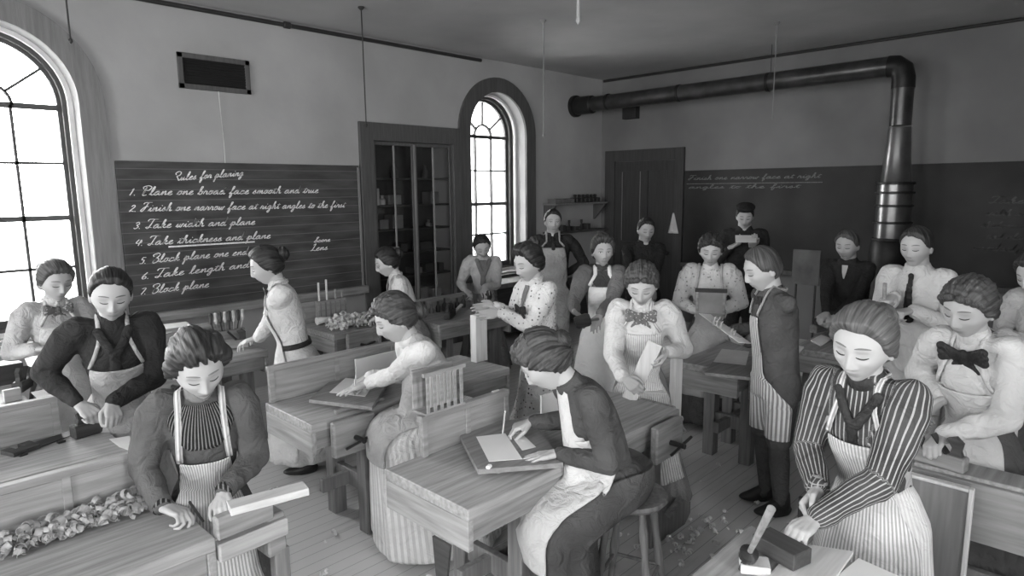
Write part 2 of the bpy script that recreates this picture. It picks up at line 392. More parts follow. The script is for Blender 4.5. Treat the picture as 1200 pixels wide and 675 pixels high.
# ---- handwriting: one-stroke cursive letters, (x, y) points, x-height 1, advance last
GL = {
 'a': ([(0,.1),(.35,.75),(.85,.95),(.45,1),(.1,.55),(.15,.08),(.5,.1),(.85,.8),(.9,.95),(.8,.3),(.95,.02),(1.2,.25)],1.2),
 'b': ([(0,.1),(.4,1.1),(.6,2.1),(.35,2.15),(.25,1),(.25,.1),(.6,.05),(.8,.5),(.65,.95),(.5,.8),(1.0,.85)],1.05),
 'c': ([(0,.1),(.3,.7),(.75,.95),(.8,.75),(.45,1),(.15,.5),(.3,.02),(.8,.15),(1.0,.3)],1.0),
 'd': ([(0,.1),(.3,.7),(.8,.95),(.4,1),(.1,.5),(.2,.05),(.55,.15),(.85,.9),(.98,2.35),(.8,.4),(.95,.02),(1.2,.25)],1.2),
 'e': ([(0,.1),(.45,.5),(.7,.9),(.5,1),(.2,.6),(.25,.1),(.6,.02),(.95,.3)],.95),
 'f': ([(0,.1),(.5,1.2),(.7,2.1),(.45,2.1),(.35,.8),(.3,-.9),(.5,-.9),(.6,-.1),(.45,.15),(.95,.3)],.9),
 'g': ([(0,.1),(.35,.75),(.8,.95),(.45,1),(.12,.5),(.25,.08),(.6,.2),(.85,.95),(.7,-.6),(.4,-1),(.3,-.6),(.8,.0),(1.1,.3)],1.1),
 'h': ([(0,.1),(.45,1.2),(.6,2.1),(.4,2.1),(.25,.9),(.2,0),(.4,.8),(.7,1),(.75,.5),(.75,.08),(.95,.05),(1.15,.3)],1.15),
 'i': ([(0,.1),(.4,.95),(.35,.3),(.5,.02),(.75,.25)],.75),
 'k': ([(0,.1),(.45,1.2),(.6,2.1),(.4,2.1),(.25,.9),(.2,0),(.4,.8),(.75,1),(.65,.65),(.4,.5),(.75,.05),(1.05,.3)],1.05),
 'l': ([(0,.1),(.45,1.0),(.6,2.1),(.4,2.15),(.25,.9),(.35,.08),(.6,.05),(.8,.3)],.8),
 'm': ([(0,.1),(.25,.95),(.3,.5),(.2,0),(.45,.8),(.65,1),(.65,.4),(.6,0),(.9,.8),(1.1,1),(1.1,.4),(1.15,.05),(1.45,.3)],1.45),
 'n': ([(0,.1),(.25,.95),(.3,.5),(.2,0),(.5,.8),(.75,1),(.75,.4),(.8,.05),(1.1,.3)],1.1),
 'o': ([(0,.1),(.3,.75),(.65,1),(.3,.95),(.15,.4),(.4,.02),(.75,.4),(.65,.95),(1.0,.85)],1.0),
 'p': ([(0,.1),(.35,1.1),(.3,.3),(.1,-1),(.25,-.9),(.4,.6),(.7,1),(.85,.6),(.65,.05),(.4,.15),(1.05,.3)],1.1),
 'r': ([(0,.1),(.3,1.05),(.35,.85),(.65,.9),(.6,.3),(.7,.03),(.95,.3)],.9),
 's': ([(0,.1),(.45,1.05),(.5,.6),(.6,.25),(.4,0),(.15,.15),(.5,.08),(.85,.3)],.85),
 't': ([(0,.1),(.4,1.0),(.5,1.6),(.35,.5),(.45,.03),(.75,.25)],.75),
 'u': ([(0,.1),(.25,.95),(.2,.3),(.4,.03),(.75,.8),(.8,.95),(.75,.25),(.9,.03),(1.15,.3)],1.15),
 'w': ([(0,.1),(.25,.95),(.2,.3),(.4,.03),(.7,.9),(.65,.2),(.9,.05),(1.1,.9),(1.35,.8)],1.35),
 'R': ([(.1,1.6),(-.1,2.1),(.5,2.5),(1.1,2.1),(.9,1.4),(.4,1.2),(.8,.6),(1.1,.05),(1.4,.3)],1.4),
 'P': ([(.1,1.6),(-.1,2.1),(.6,2.5),(1.3,2.1),(1.0,1.3),(.4,1.2),(.3,.1),(.5,2.2),(.2,.05),(.9,.1)],1.3),
 'F': ([(.0,1.9),(.3,2.3),(1.6,2.3),(.9,2.25),(.6,1.0),(.2,.0),(-.1,.3),(.5,1.2),(1.1,1.25)],1.3),
 'T': ([(-.1,1.9),(.2,2.4),(1.6,2.3),(.9,2.3),(.6,1.0),(.3,.0),(-.1,.2),(.2,.35),(.9,.15)],1.15),
 'B': ([(.1,1.6),(-.1,2.1),(.6,2.5),(1.1,2.1),(.8,1.4),(.4,1.3),(1.1,1.0),(1.0,.2),(.3,0),(.5,2.2),(.2,.05)],1.3),
 'L': ([(.3,2.0),(.8,2.4),(.7,1.8),(.35,.3),(0,.1),(.5,.2),(1.2,0)],1.2),
 'S': ([(0,.1),(.8,1.8),(1.0,2.4),(.6,2.3),(.6,1.3),(.9,.5),(.5,0),(.1,.3)],1.1),
 '1': ([(.2,1.3),(.4,1.7),(.1,0)],.8), '2': ([(.1,1.3),(.5,1.7),(.7,1.2),(0,.1),(.3,.2),(.8,.05)],1.0),
 '3': ([(.1,1.4),(.5,1.7),(.7,1.2),(.35,.9),(.7,.5),(.3,0),(0,.2)],.9), '4': ([(.3,1.6),(.0,.7),(.8,.8),(.7,1.5),(.5,0)],1.0),
 '5': ([(.8,1.6),(.3,1.6),(.2,1.0),(.6,.9),(.5,.1),(0,.1)],.9), '6': ([(.6,1.7),(.1,.7),(.2,.05),(.6,.2),(.5,.7),(.1,.4)],.9),
 '7': ([(.1,1.5),(.8,1.6),(.3,0)],.9), ' ': (None, .8), '.': ([(0,.0),(.12,.08)],.4), ',': ([(0,.1),(-.1,-.3)],.4)}
def smooth_path(pts, k=5):
    out = []; n = len(pts)
    for i in range(n-1):
        p0 = pts[max(i-1, 0)]; p1 = pts[i]; p2 = pts[i+1]; p3 = pts[min(i+2, n-1)]
        for j in range(k):
            t = j/k
            out.append(tuple(.5*((2*p1[a])+(-p0[a]+p2[a])*t+(2*p0[a]-5*p1[a]+4*p2[a]-p3[a])*t*t+(-p0[a]+3*p1[a]-3*p2[a]+p3[a])*t**3) for a in (0, 1)))
    out.append(pts[-1]); return out
def write(text, x0, z0, h, length, P, name, m, parent, w=.006, slope=0, slant=.45):
    """h = x-height; P(u, z) -> world; ribbon strokes raised 1 mm"""
    tot = sum(GL.get(c, (None, .8))[1] for c in text); sx = length/(tot*1.0)
    mb = MB(); u = 0
    for c in text:
        g, adv = GL.get(c, (None, .8))
        strokes = [g] if g else []
        if c == 't': strokes.append([(.1, 1.25), (.85, 1.32)])
        if c == 'i': strokes.append([(.5, 1.42), (.62, 1.5)])
        for g in strokes:
            if len(g) < 3: path = g
            else: path = smooth_path(g)
            q = [(x0+(u+p[0])*sx+slant*p[1]*h, z0+p[1]*h+slope*((u+p[0])*sx)) for p in path]
            vs = []; fs = []
            for i, (a, b) in enumerate(q):
                a1, b1 = q[min(i+1, len(q)-1)]; a0, b0 = q[max(i-1, 0)]; dx, dz = a1-a0, b1-b0; L = math.hypot(dx, dz) or 1
                ww = w*(.7+.5*abs(dz)/L)/2
                nx, nz = -dz/L*ww, dx/L*ww
                vs += [P(a+nx, b+nz), P(a-nx, b-nz)]
                if i: fs.append((2*i-2, 2*i-1, 2*i+1, 2*i))
            mb.add(vs, fs)
        u += adv
    return mb.build(name, m, parent, rel=parent.location)
def PL(u, z): return (u, YL-.0315, z)
rules = [('Rules for planing', 205, 213, .025, 285, 0), ('1. Plane one broad face smooth and true', 152, 228, .024, 372, 0), ('2. Finish one narrow face at right angles to the first', 152, 247, .023, 402, 0),
 ('3. Take width and plane', 155, 268, .024, 297, 0), ('4. Take thickness and plane', 157, 289, .024, 315, 0), ('5. Block plane one end', 163, 309, .024, 290, 0), ('6. Take length and', 165, 328, .024, 285, 0), ('7. Block plane', 163, 347, .024, 243, 0)]
EXT = {0: (202, 212, 283, 206), 1: (150, 229, 371, 226), 2: (150, 248, 402, 243), 3: (155, 268, 297, 263), 4: (157, 288, 315, 279), 5: (162, 309, 288, 298), 6: (164, 327, 290, 313), 7: (162, 345, 243, 336)}
for i, (t, *_x) in enumerate(rules):
    xa, ya, xb, yb = EXT[i]; A = aty(xa, ya, YL); B = aty(xb, yb, YL)
    write(t, A.x, A.z, .033, B.x-A.x, PL, 'chalk_writing', m_chalk, bb, slope=(B.z-A.z)/(B.x-A.x), w=.0075)
A = aty(196, 290, YL); B = aty(297, 284, YL)
mb = MB(); q = [A, B]; vs = [PL(A.x, A.z), PL(B.x, B.z), PL(B.x, B.z+.014), PL(A.x, A.z+.014)]; mb.add(vs, [(0, 1, 2, 3)]); mb.build('chalk_underline', m_chalk, bb, rel=bb.location)
for t, a, b, hh in (('Score', (366, 284), (385, 283), .022), ('Lens', (362, 294), (382, 293), .030)):
    A = aty(*a, YL); B = aty(*b, YL); write(t, A.x, A.z, hh, B.x-A.x, PL, 'chalk_writing', m_chalk, bb, w=.008)
def PB(u, z): return (XB-.0315, -u, z)
for t, a, b, hh in (('Finish one narrow face at right', (808, 211), (962, 209), .028), ('angles to the first', (808, 221), (938, 218), .024)):
    A = atx(*a, XB); B = atx(*b, XB); write(t, -A.y, A.z, hh, A.y-B.y, PB, 'chalk_writing', m_chalk_f, b2, w=.009)
mb = MB(); A = atx(806, 216, XB); B = atx(965, 214, XB); mb.add([PB(-A.y, A.z), PB(-B.y, B.z), PB(-B.y, B.z+.01), PB(-A.y, A.z+.01)], [(0, 1, 2, 3)])
mb.build('chalk_underline', m_chalk_f, b2, rel=b2.location)
for k, (t, a, b) in enumerate((('Take', (1160, 238), (1200, 237)), ('width and', (1155, 252), (1210, 250)), ('thickness and', (1150, 266), (1215, 263)), ('and plane', (1155, 279), (1210, 277)), ('one end and plane', (1140, 292), (1215, 289)))):
    A = atx(*a, XB); B = atx(*b, XB); write(t, -A.y, A.z, .030, A.y-B.y, PB, 'chalk_writing', mat('faded_chalk', .30, .95), b2, w=.009)

# ---- built-in glazed tool cupboard
cb = empty('tool_cupboard', (4.86, YL, 0), label='tall dark built-in cupboard with glazed doors between blackboard and arched window', cat='cupboard')
L0 = cb.location
mb = MB()
for a, b in (((4.125, .0), (4.30, 2.755)), ((5.485, .0), (5.62, 2.755)), ((4.30, 2.555), (5.485, 2.755)), ((4.30, 0), (5.485, .32))): mb.b2((a[0], YL-.045, a[1]), (b[0], YL-.002, b[1]))
mb.build('frame', m_trim, cb, rel=L0)
mb = MB(); m_in = mat('cupboard_inside', .19, .8, .03)
mb.b2((CABX0+.003, YL+.39, CABZ0+.003), (CABX1-.003, YL+.41, CABZ1-.003)); mb.build('back_panel', m_in, cb, rel=L0)
shz = [.62, .95, 1.24, 1.53, 1.82, 2.14]
for zz in shz: MB().b2((CABX0+.004, YL+.06, zz-.02), (CABX1-.004, YL+.385, zz)).build('shelf', mat('cupboard_shelf', .22, .7), cb, rel=L0)
xs = (4.305, 4.89, 5.475)
for i in range(2):
    a, b = xs[i]+.003, xs[i+1]-.003; mb = MB()
    for p, q in (((a, .33), (a+.035, 2.55)), ((b-.035, .33), (b, 2.55)), ((a+.035, 2.51), (b-.035, 2.55)), ((a+.035, .33), (b-.035, .42))): mb.b2((p[0], YL-.008, p[1]), (q[0], YL+.018, q[1]))
    d = mb.build('door', m_trim, cb, rel=L0)
    MB().b2(((a+b)/2-.01, YL-.01, .42), ((a+b)/2+.01, YL+.01, 2.51)).build('glazing_bar', m_trim_l, d, rel=L0)
    e = a if i else b
    MB().b2((e-.012 if not i else e-.002, YL-.016, .36), (e+.002 if not i else e+.012, YL-.008, 2.53)).build('edge_bead', m_trim_l, d, rel=L0)
    MB().b2((a+.036, YL+.004, .42), (b-.036, YL+.007, 2.51), bev=0).build('glass', m_glass, d, rel=L0)
def gm(g): return mat('thing_%02d' % int(g*100), g, .7, .04)
G_L, G_M, G_D, G_P = gm(.55), gm(.38), gm(.22), gm(.8)
def thing_box(name, a, b, m, label, cat, group=None, rot=0):
    a, b = Vector(a), Vector(b); c = (a+b)/2
    o = MB().box((0, 0, (b.z-a.z)/2), (b.x-a.x, b.y-a.y, b.z-a.z), bev=.004).build(name, m); o.location = (c.x, c.y, a.z); o.rotation_euler.z = rot
    tag(o, label, cat, group); return o
i = 0
for si, zz in enumerate([.62, .95, 1.24, 1.53, 1.82, 2.14]):
    x = 4.34
    while x < 5.38:
        w = rng.uniform(.07, .2); h = rng.uniform(.07, .2); k = rng.random()
        if k > .3 and x+w < 5.45 and not (x < 4.89 < x+w):
            y0 = YL+.12+rng.uniform(0, .05); mm = rng.choice([G_L, G_M, G_D, G_D, G_M])
            if si == 4 and x < 4.6: mm = G_L
            if k > .75:
                o = MB().lathe([(.035, 0), (.04, .01), (.04, h*.6), (.018, h*.8), (.018, h), (.022, h+.01)], n=14).build('bottle', mm, smooth=False); smooth_angle(o); o.location = (x+.05, y0+.06, zz+.001)
                tag(o, 'small bottle standing inside the glazed cupboard', 'bottle', 'bottles inside the glazed cupboard')
                w = .1
            else:
                thing_box('storage_box', (x, y0, zz+.001), (x+w, y0+.18, zz+h), mm, 'box or book stored inside the glazed cupboard', 'box', 'boxes inside the glazed cupboard')
        x += w+rng.uniform(.015, .06)

# ---- panelled door in the back wall
dr = empty('door_1', (XB, 5.58, 0)); dr['kind'] = 'structure'; L0 = dr.location
mb = MB()
mb.b2((XB-.05, 4.90, 0), (XB-.002, 5.045, 2.57)); mb.b2((XB-.05, 6.115, 0), (XB-.002, 6.297, 2.57)); mb.b2((XB-.05, 5.045, 2.40), (XB-.002, 6.115, 2.57))
mb.build('door_casing', wood('door_casing_wood', .24, 'z', .02), dr, rel=L0)
mb = MB(); y0, y1 = 5.05, 6.11
mb.b2((XB-.012, y0, .01), (XB-.002, y1, 2.395), bev=0)
for qi, (a, b) in enumerate((((y0, .01), (y0+.13, 2.395)), ((y1-.13, .01), (y1, 2.395)), ((5.51, .225), (5.65, .995)), ((5.51, 1.165), (5.65, 2.245)), ((y0+.132, 2.25), (y1-.132, 2.395)), ((y0+.132, 1.0), (y1-.132, 1.16)), ((y0+.132, .01), (y1-.132, .22)))): mb.b2((XB-.03, a[0], a[1]), (XB-.01, b[0], b[1]), bev=0)
d = mb.build('door_leaf', wood('door_wood', .22, 'z', .02), dr, rel=L0)
mb = MB()
for yy in (5.638, 5.968): mb.b2((XB-.034, yy, 1.17), (XB-.028, yy+.012, 2.24))
mb.build('panel_highlight', m_trim_l, dr, rel=L0)  # pale strips paint the highlights along one upper door panel's edges
MB().lathe([(.012, 0), (.012, .03), (.03, .035), (.032, .055), (.015, .07)], (XB-.03, 5.12, 1.02), (-1, 0, 0)).build('door_knob', m_dark, dr, rel=L0)
# towel hanging right of door
bm_ = MB(); pts = []; n = 9
vs = []
for j in range(9):
    for i2 in range(n):
        t = j/8; s = (i2/(n-1)-.5)*(.02+.16*t); vs.append((XB-.075+.012*math.sin(i2*1.8)*t, 5.03+s, 1.62-.30*t))
fs = [(j*n+i2, j*n+i2+1, (j+1)*n+i2+1, (j+1)*n+i2) for j in range(8) for i2 in range(n-1)]
tw = bm_.add(vs, fs).build('towel', mat('towel_cloth', .75, .9), smooth=True); sm = tw.modifiers.new('s', 'SOLIDIFY'); sm.thickness = .006
tag(tw, 'small pale towel hanging at the right casing of the back door', 'towel')

# ---- stove pipe and stove
m_pipe = mat('stovepipe_iron', .30, .33, .05, 6, metal=.75, spec=.5); m_pipe_d = mat('stove_cast_iron', .16, .45, .03, 6, metal=.4)
sp = empty('stovepipe', (7.95, 1.98, 0), label='long dark stovepipe crossing under the ceiling and turning down to the stove', cat='pipe'); L0 = sp.location
mb = MB(); r = .105; pts = [(7.95, 6.38, 3.22), (7.95, 2.12, 3.24)]
o = mb.tube(pts, r, 28).build('horizontal_pipe', m_pipe, sp, rel=L0); smooth_angle(o)
mb = MB(); o = mb.tube([(7.95, 2.13, 3.24), (7.95, 2.06, 3.235), (7.95, 2.0, 3.19), (7.95, 1.98, 3.10), (7.95, 1.98, 3.0)], .112, 28).build('elbow', m_pipe_d, sp, rel=L0); smooth_angle(o)
mb = MB(); o = mb.tube([(7.95, 1.98, 3.02), (7.95, 1.98, 2.62)], r, 28).build('vertical_pipe', m_pipe, sp, rel=L0); smooth_angle(o)
for yy in (5.75, 4.6, 3.4): o = MB().lathe([(.106, 0), (.113, .005), (.113, .035), (.106, .04)], (7.95, yy, 3.23), (0, 1, 0), 28).build('pipe_joint', m_pipe_d, sp, rel=L0)
o = MB().lathe([(.16, 0), (.16, .05), (.13, .06), (.13, .34), (.11, .36)], (7.95, 6.395, 3.22), (0, -1, 0), 28).build('wall_collar', m_pipe_d, sp, rel=L0); smooth_angle(o)
MB().tube([(7.95, 3.4, 3.66), (7.95, 3.4, 3.34)], .004, 6).build('hanger_wire', m_dark, sp, rel=L0)
st = empty('stove', (7.95, 1.98, 0), label='tall round iron stove with ringed drum standing before the back blackboard', cat='stove'); L0 = st.location
o = MB().lathe([(.108, 2.60), (.112, 2.58), (.125, 2.3), (.145, 2.03), (.15, 2.02)][::-1], (7.95, 1.98, 0), n=32).build('flue_cone', mat('galvanised_drum', .45, .3, .05, 6, metal=.8), st, rel=L0); smooth_angle(o)
m_dr = mat('stove_drum', .42, .3, .05, 6, metal=.8)
o = MB().lathe([(.17, 1.42), (.17, 2.0)], (7.95, 1.98, 0), n=32).build('drum', m_dr, st, rel=L0); smooth_angle(o)
for zz in (1.40, 1.58, 1.76, 1.90, 2.0): o = MB().lathe([(.165, 0), (.19, .006), (.19, .024), (.165, .03)], (7.95, 1.98, zz), n=32).build('ring', m_pipe_d, st, rel=L0)
o = MB().lathe([(.20, .28), (.25, .34), (.26, .6), (.23, .9), (.21, 1.2), (.20, 1.38), (.17, 1.42)], (7.95, 1.98, 0), n=32).build('stove_body', m_pipe_d, st, rel=L0); smooth_angle(o)
for a in range(4):
    an = R(45+90*a); MB().tube([(7.95+.2*math.cos(an), 1.98+.2*math.sin(an), .32), (7.95+.3*math.cos(an), 1.98+.3*math.sin(an), .15), (7.95+.27*math.cos(an), 1.98+.27*math.sin(an), .0)], [.03, .02, .025], 8).build('leg', m_pipe_d, st, rel=L0)
# small flue box on the back wall
q = atx(742, 131, XB); o = thing_box('flue_cover', (XB-.12, q.y-.12, q.z-.11), (XB-.003, q.y+.12, q.z+.08), m_dark, 'small dark flue cover on the back wall above the door', 'vent')

# ---- hanging rods from the ceiling
def rod(x, y, D, ztop_px, zb, m, label, r=.006):
    d = ray(x, y); hp = CAM+d*(D/math.hypot(d.x, d.y)); mb = MB()
    mb.tube([(0, 0, ZC), (0, 0, zb)], r, 8); mb.lathe([(.03, 0), (.03, -.01), (.01, -.03)], (0, 0, ZC-.001), n=12); mb.lathe([(.004, -.03), (.013, -.015), (.013, 0), (.004, .01)], (0, 0, zb), n=10)
    o = mb.build('hanging_rod', m); o.location = (hp.x, hp.y, 0); tag(o, label, 'rod', 'gas lamp rods hanging from the ceiling'); return hp
rod(84, 60, 5.6, 0, 3.05, m_dark, 'thin dark rod hanging in front of the large left window arch')
rod(428, 120, 6.5, 0, 2.62, m_dark, 'thin dark rod hanging in front of the cupboard corner')
rod(637, 120, 6.9, 0, 2.55, m_trim_l, 'thin grey rod hanging beside the narrow arched window')
rod(677, 110, 4.2, 0, 3.02, G_L, 'pale rod hanging in front of the left end of the stovepipe', .010)
rod(905, 140, 7.6, 0, 2.72, m_trim_l, 'thin faint rod hanging below the middle of the stovepipe', .005)

# ---- shelves in the far corner
sh = empty('wall_shelf', (7.9, YL, 0), label='corner wall shelf with two boards left of the back door', cat='shelf'); L0 = sh.location
for zz in (1.78, 1.36): MB().b2((7.22, YL-.25, zz-.025), (8.5, YL-.003, zz)).build('board', m_trim_l if zz > 1.5 else m_trim, sh, rel=L0)
for xx in (7.24, 8.44): MB().prism([(0, 0), (-.22, 0), (-.22, -.03), (-.02, -.25), (0, -.25)], .03, (xx, YL-.004, 1.755), (0, 1, 0), (0, 0, 1)).build('bracket', m_trim, sh, rel=L0)
x = 7.28
for k in range(7):
    w = .05+rng.random()*.02; thing_box('book', (x, YL-.2, 1.781), (x+w, YL-.05, 1.781+.055+.01*rng.random()), G_M, 'low grey book lying at the left end of the corner shelf', 'book', 'books on the corner shelf'); x += w+.004
x = 7.82
for k in range(6):
    mb = MB(); mb.box((0, 0, .045), (.085, .15, .07), bev=.01); mb.lathe([(.015, .08), (.02, .09), (.028, .11), (.02, .13)], n=12)
    o = mb.build('block_plane', m_dark); o.location = (x, YL-.13, 1.772); tag(o, 'dark plane lying in the row on the upper corner shelf', 'plane', 'planes on the upper corner shelf'); x += .1
x = 7.35
for k in range(8):
    h = .09+rng.random()*.1
    if k % 3: o = thing_box('tool_block', (x, YL-.2, 1.361), (x+.07, YL-.08, 1.361+h*.6), G_D, 'dark block standing on the lower corner shelf', 'block', 'dark blocks on the lower corner shelf')
    else:
        o = MB().lathe([(.025, 0), (.03, .02), (.02, .06), (.012, .1), (.02, .12), (.02, .16)], n=12).build('mallet', m_dark); o.location = (x+.03, YL-.13, 1.361); tag(o, 'small dark turned mallet on the lower corner shelf', 'mallet', 'mallets on the lower corner shelf')
    x += .1
# ================================================================== FIGURES
def sm(t): t = np.clip(t, 0, 1); return t*t*(3-2*t)
def nrm(v): v = np.asarray(v, float); return v/(np.linalg.norm(v)+1e-9)
def sph(nu, nv):
    """unit sphere grid, poles along z; dense"""
    vs = [(0, 0, 1)]
    for j in range(1, nv):
        p = math.pi*j/nv
        for i in range(nu):
            a = 2*math.pi*i/nu; vs.append((math.sin(p)*math.cos(a), math.sin(p)*math.sin(a), math.cos(p)))
    vs.append((0, 0, -1)); fs = []
    for i in range(nu): fs.append((0, 1+i, 1+(i+1) % nu))
    for j in range(nv-2):
        for i in range(nu):
            a = 1+j*nu; fs.append((a+i, a+nu+i, a+nu+(i+1) % nu, a+(i+1) % nu))
    a = 1+(nv-2)*nu
    for i in range(nu): fs.append((a+i, a+nu, a+(i+1) % nu))
    return np.array(vs), fs
SPH = {}
def sphere(nu, nv):
    if (nu, nv) not in SPH: SPH[(nu, nv)] = sph(nu, nv)
    return SPH[(nu, nv)]
def head_surface(d, fem=1.0):
    """d: unit directions (n,3), face along +y. Returns points of a human head (metres), chin at z=-.112, crown .112"""
    x, y, z = d[:, 0], d[:, 1], d[:, 2]
    P = np.stack([x*.0755, y*.094, z*.113], 1)
    zl = P[:, 2]
    k = sm((-zl-.005)/.105)
    P[:, 0] *= 1-(.40 if fem else .32)*k
    P[:, 0] *= 1+.05*sm(zl/.05)*sm((.1-zl)/.05)
    front = y > 0
    P[:, 1] = np.where(front, .094*np.sign(y)*np.abs(y)**.82*(1-.10*k), P[:, 1]*(1-.50*k))
    P[:, 1] -= .006*sm((zl-.05)/.06)*front
    ax, zz, m = np.abs(P[:, 0]), P[:, 2], sm(y/.35)
    g = lambda a, b: np.exp(-a*a-b*b)
    nz = np.interp(zz, [-.052, -.045, -.038, -.033, -.018, .0, .014, .032], [0, .004, .018, .0225, .0165, .010, .004, 0])
    wd = np.interp(zz, [-.05, -.034, -.015, .02], [.0145, .0135, .0085, .0085])
    o = nz*np.exp(-(ax/wd)**2)+.006*g((ax-.013)/.006, (zz+.038)/.007)
    o -= .0115*g((ax-.031)/.0165, (zz-.006)/.0115)
    o += .0075*g((ax-.031)/.0115, (zz-.003)/.0062)
    o += .0042*g((ax-.030)/.019, (zz-.0275)/.007)
    o += .0035*g(ax/.028, (zz+.062)/.018)
    o += .0050*g(ax/.019, (zz+.0575)/.0042)-.0030*g(ax/.022, (zz+.0635)/.0022)+.0052*g(ax/.017, (zz+.0700)/.0045)-.003*g(ax/.018, (zz+.079)/.005)
    o += .0060*g(ax/.020, (zz+.096)/.012)
    o += .0045*g((ax-.044)/.018, (zz+.022)/.020)-.003*g((ax-.045)/.014, (zz+.055)/.018)
    P[:, 1] += o*m
    return P
def capsule(p0, p1, r0, r1, n=14, fl=None):
    """tapered capsule (closed mesh); fl = (axis vector, factor) flattens along an axis"""
    p0, p1 = np.asarray(p0, float), np.asarray(p1, float); ax = p1-p0; L = np.linalg.norm(ax)
    ax = ax/L if L > 1e-6 else np.array([0, 0, 1.])
    t = np.array([1., 0, 0]) if abs(ax[0]) < .8 else np.array([0, 1., 0]); e1 = nrm(np.cross(ax, t)); e2 = np.cross(ax, e1)
    rings = [(-math.cos(a)*r0, math.sin(a)*r0) for a in (R(20), R(50), R(80))]+[(L+math.cos(a)*r1, math.sin(a)*r1) for a in (R(80), R(50), R(20))]
    vs = [p0-ax*r0]
    an = np.arange(n)*2*math.pi/n; C = np.outer(np.cos(an), e1)+np.outer(np.sin(an), e2)
    for h, r in rings: vs += list(p0+ax*h+C*r)
    vs.append(p1+ax*r1); vs = np.array(vs); fs = []
    for i in range(n): fs.append((0, 1+(i+1) % n, 1+i))
    for j in range(len(rings)-1):
        for i in range(n):
            a = 1+j*n; fs.append((a+i, a+(i+1) % n, a+n+(i+1) % n, a+n+i))
    a = 1+(len(rings)-1)*n
    for i in range(n): fs.append((a+i, a+(i+1) % n, a+n))
    if fl is not None:
        A = nrm(fl[0]); c = (p0+p1)/2; d = (vs-c)@A; vs = vs-np.outer(d*(1-fl[1]), A)
    return vs, fs
def loft(rings, closed=True):
    """rings: list of (n,3) arrays; capped"""
    n = len(rings[0]); vs = np.concatenate(rings); fs = []
    for j in range(len(rings)-1):
        for i in range(n):
            k = (i+1) % n; fs.append((j*n+i, j*n+k, (j+1)*n+k, (j+1)*n+i))
    c0, c1 = len(vs), len(vs)+1
    vs = np.concatenate([vs, [rings[0].mean(0)], [rings[-1].mean(0)]]); m = (len(rings)-1)*n
    for i in range(n):
        k = (i+1) % n; fs.append((c0, k, i)); fs.append((c1, m+i, m+k))
    return vs, fs
def join(parts):
    V, F, o = [], [], 0
    for v, f in parts:
        V.append(np.asarray(v)); F += [tuple(i+o for i in q) for q in f]; o += len(v)
    return np.concatenate(V), F
def to_mesh(v, f, name='m'):
    me = bpy.data.meshes.new(name); me.from_pydata([tuple(p) for p in v], [], f); me.update(); return me
def co(me):
    a = np.empty(len(me.vertices)*3); me.vertices.foreach_get('co', a); return a.reshape(-1, 3)
def setco(me, a): me.vertices.foreach_set('co', np.asarray(a, float).ravel()); me.update()
def edges(me):
    e = np.empty(len(me.edges)*2, int); me.edges.foreach_get('vertices', e); return e.reshape(-1, 2)
def lap(a, e, it=2, f=.5, mask=None):
    n = len(a); deg = np.bincount(e.ravel(), minlength=n)[:, None].clip(1)
    for _ in range(it):
        s = np.stack([np.bincount(e[:, 0], a[e[:, 1], k], n)+np.bincount(e[:, 1], a[e[:, 0], k], n) for k in range(3)], 1)/deg
        d = (s-a)*f
        if mask is not None: d *= mask[:, None]
        a = a+d
    return a
def normals(me):
    a = np.empty(len(me.vertices)*3); me.vertices.foreach_get('normal', a); return a.reshape(-1, 3)
def remesh(parts, vox, it=2, f=.5, mask=None):
    v, f_ = join(parts); me = to_mesh(v, f_); o = bpy.data.objects.new('tmp', me); COL.objects.link(o)
    md = o.modifiers.new('r', 'REMESH'); md.mode = 'VOXEL'; md.voxel_size = vox; md.adaptivity = 0
    dg = bpy.context.evaluated_depsgraph_get(); out = bpy.data.meshes.new_from_object(o.evaluated_get(dg))
    bpy.data.objects.remove(o); bpy.data.meshes.remove(me)
    a = co(out)
    if it: a = lap(a, edges(out), it, f, mask(a) if mask else None)
    setco(out, a); return out
def attr(me, name, vals):
    at = me.attributes.new(name, 'FLOAT', 'POINT'); at.data.foreach_set('value', np.asarray(vals, float))
def fold_noise(a, amp, f=9, seed=0):
    """soft cloth undulation, sum of sines"""
    rs = np.random.RandomState(seed); out = np.zeros(len(a))
    for i in range(7):
        k = rs.normal(size=3)*f*(1+.35*i); k[2] *= .45; out += np.sin(a@k+rs.uniform(0, 6.28)+1.5*np.sin(a@rs.normal(size=3)*f*.6))/(1+.5*i)
    return out*amp/3
def seg_frame(p0, p1, ref):
    d = nrm(np.subtract(p1, p0)); u = nrm(np.subtract(ref, d*np.dot(ref, d))); return d, u, np.cross(d, u)

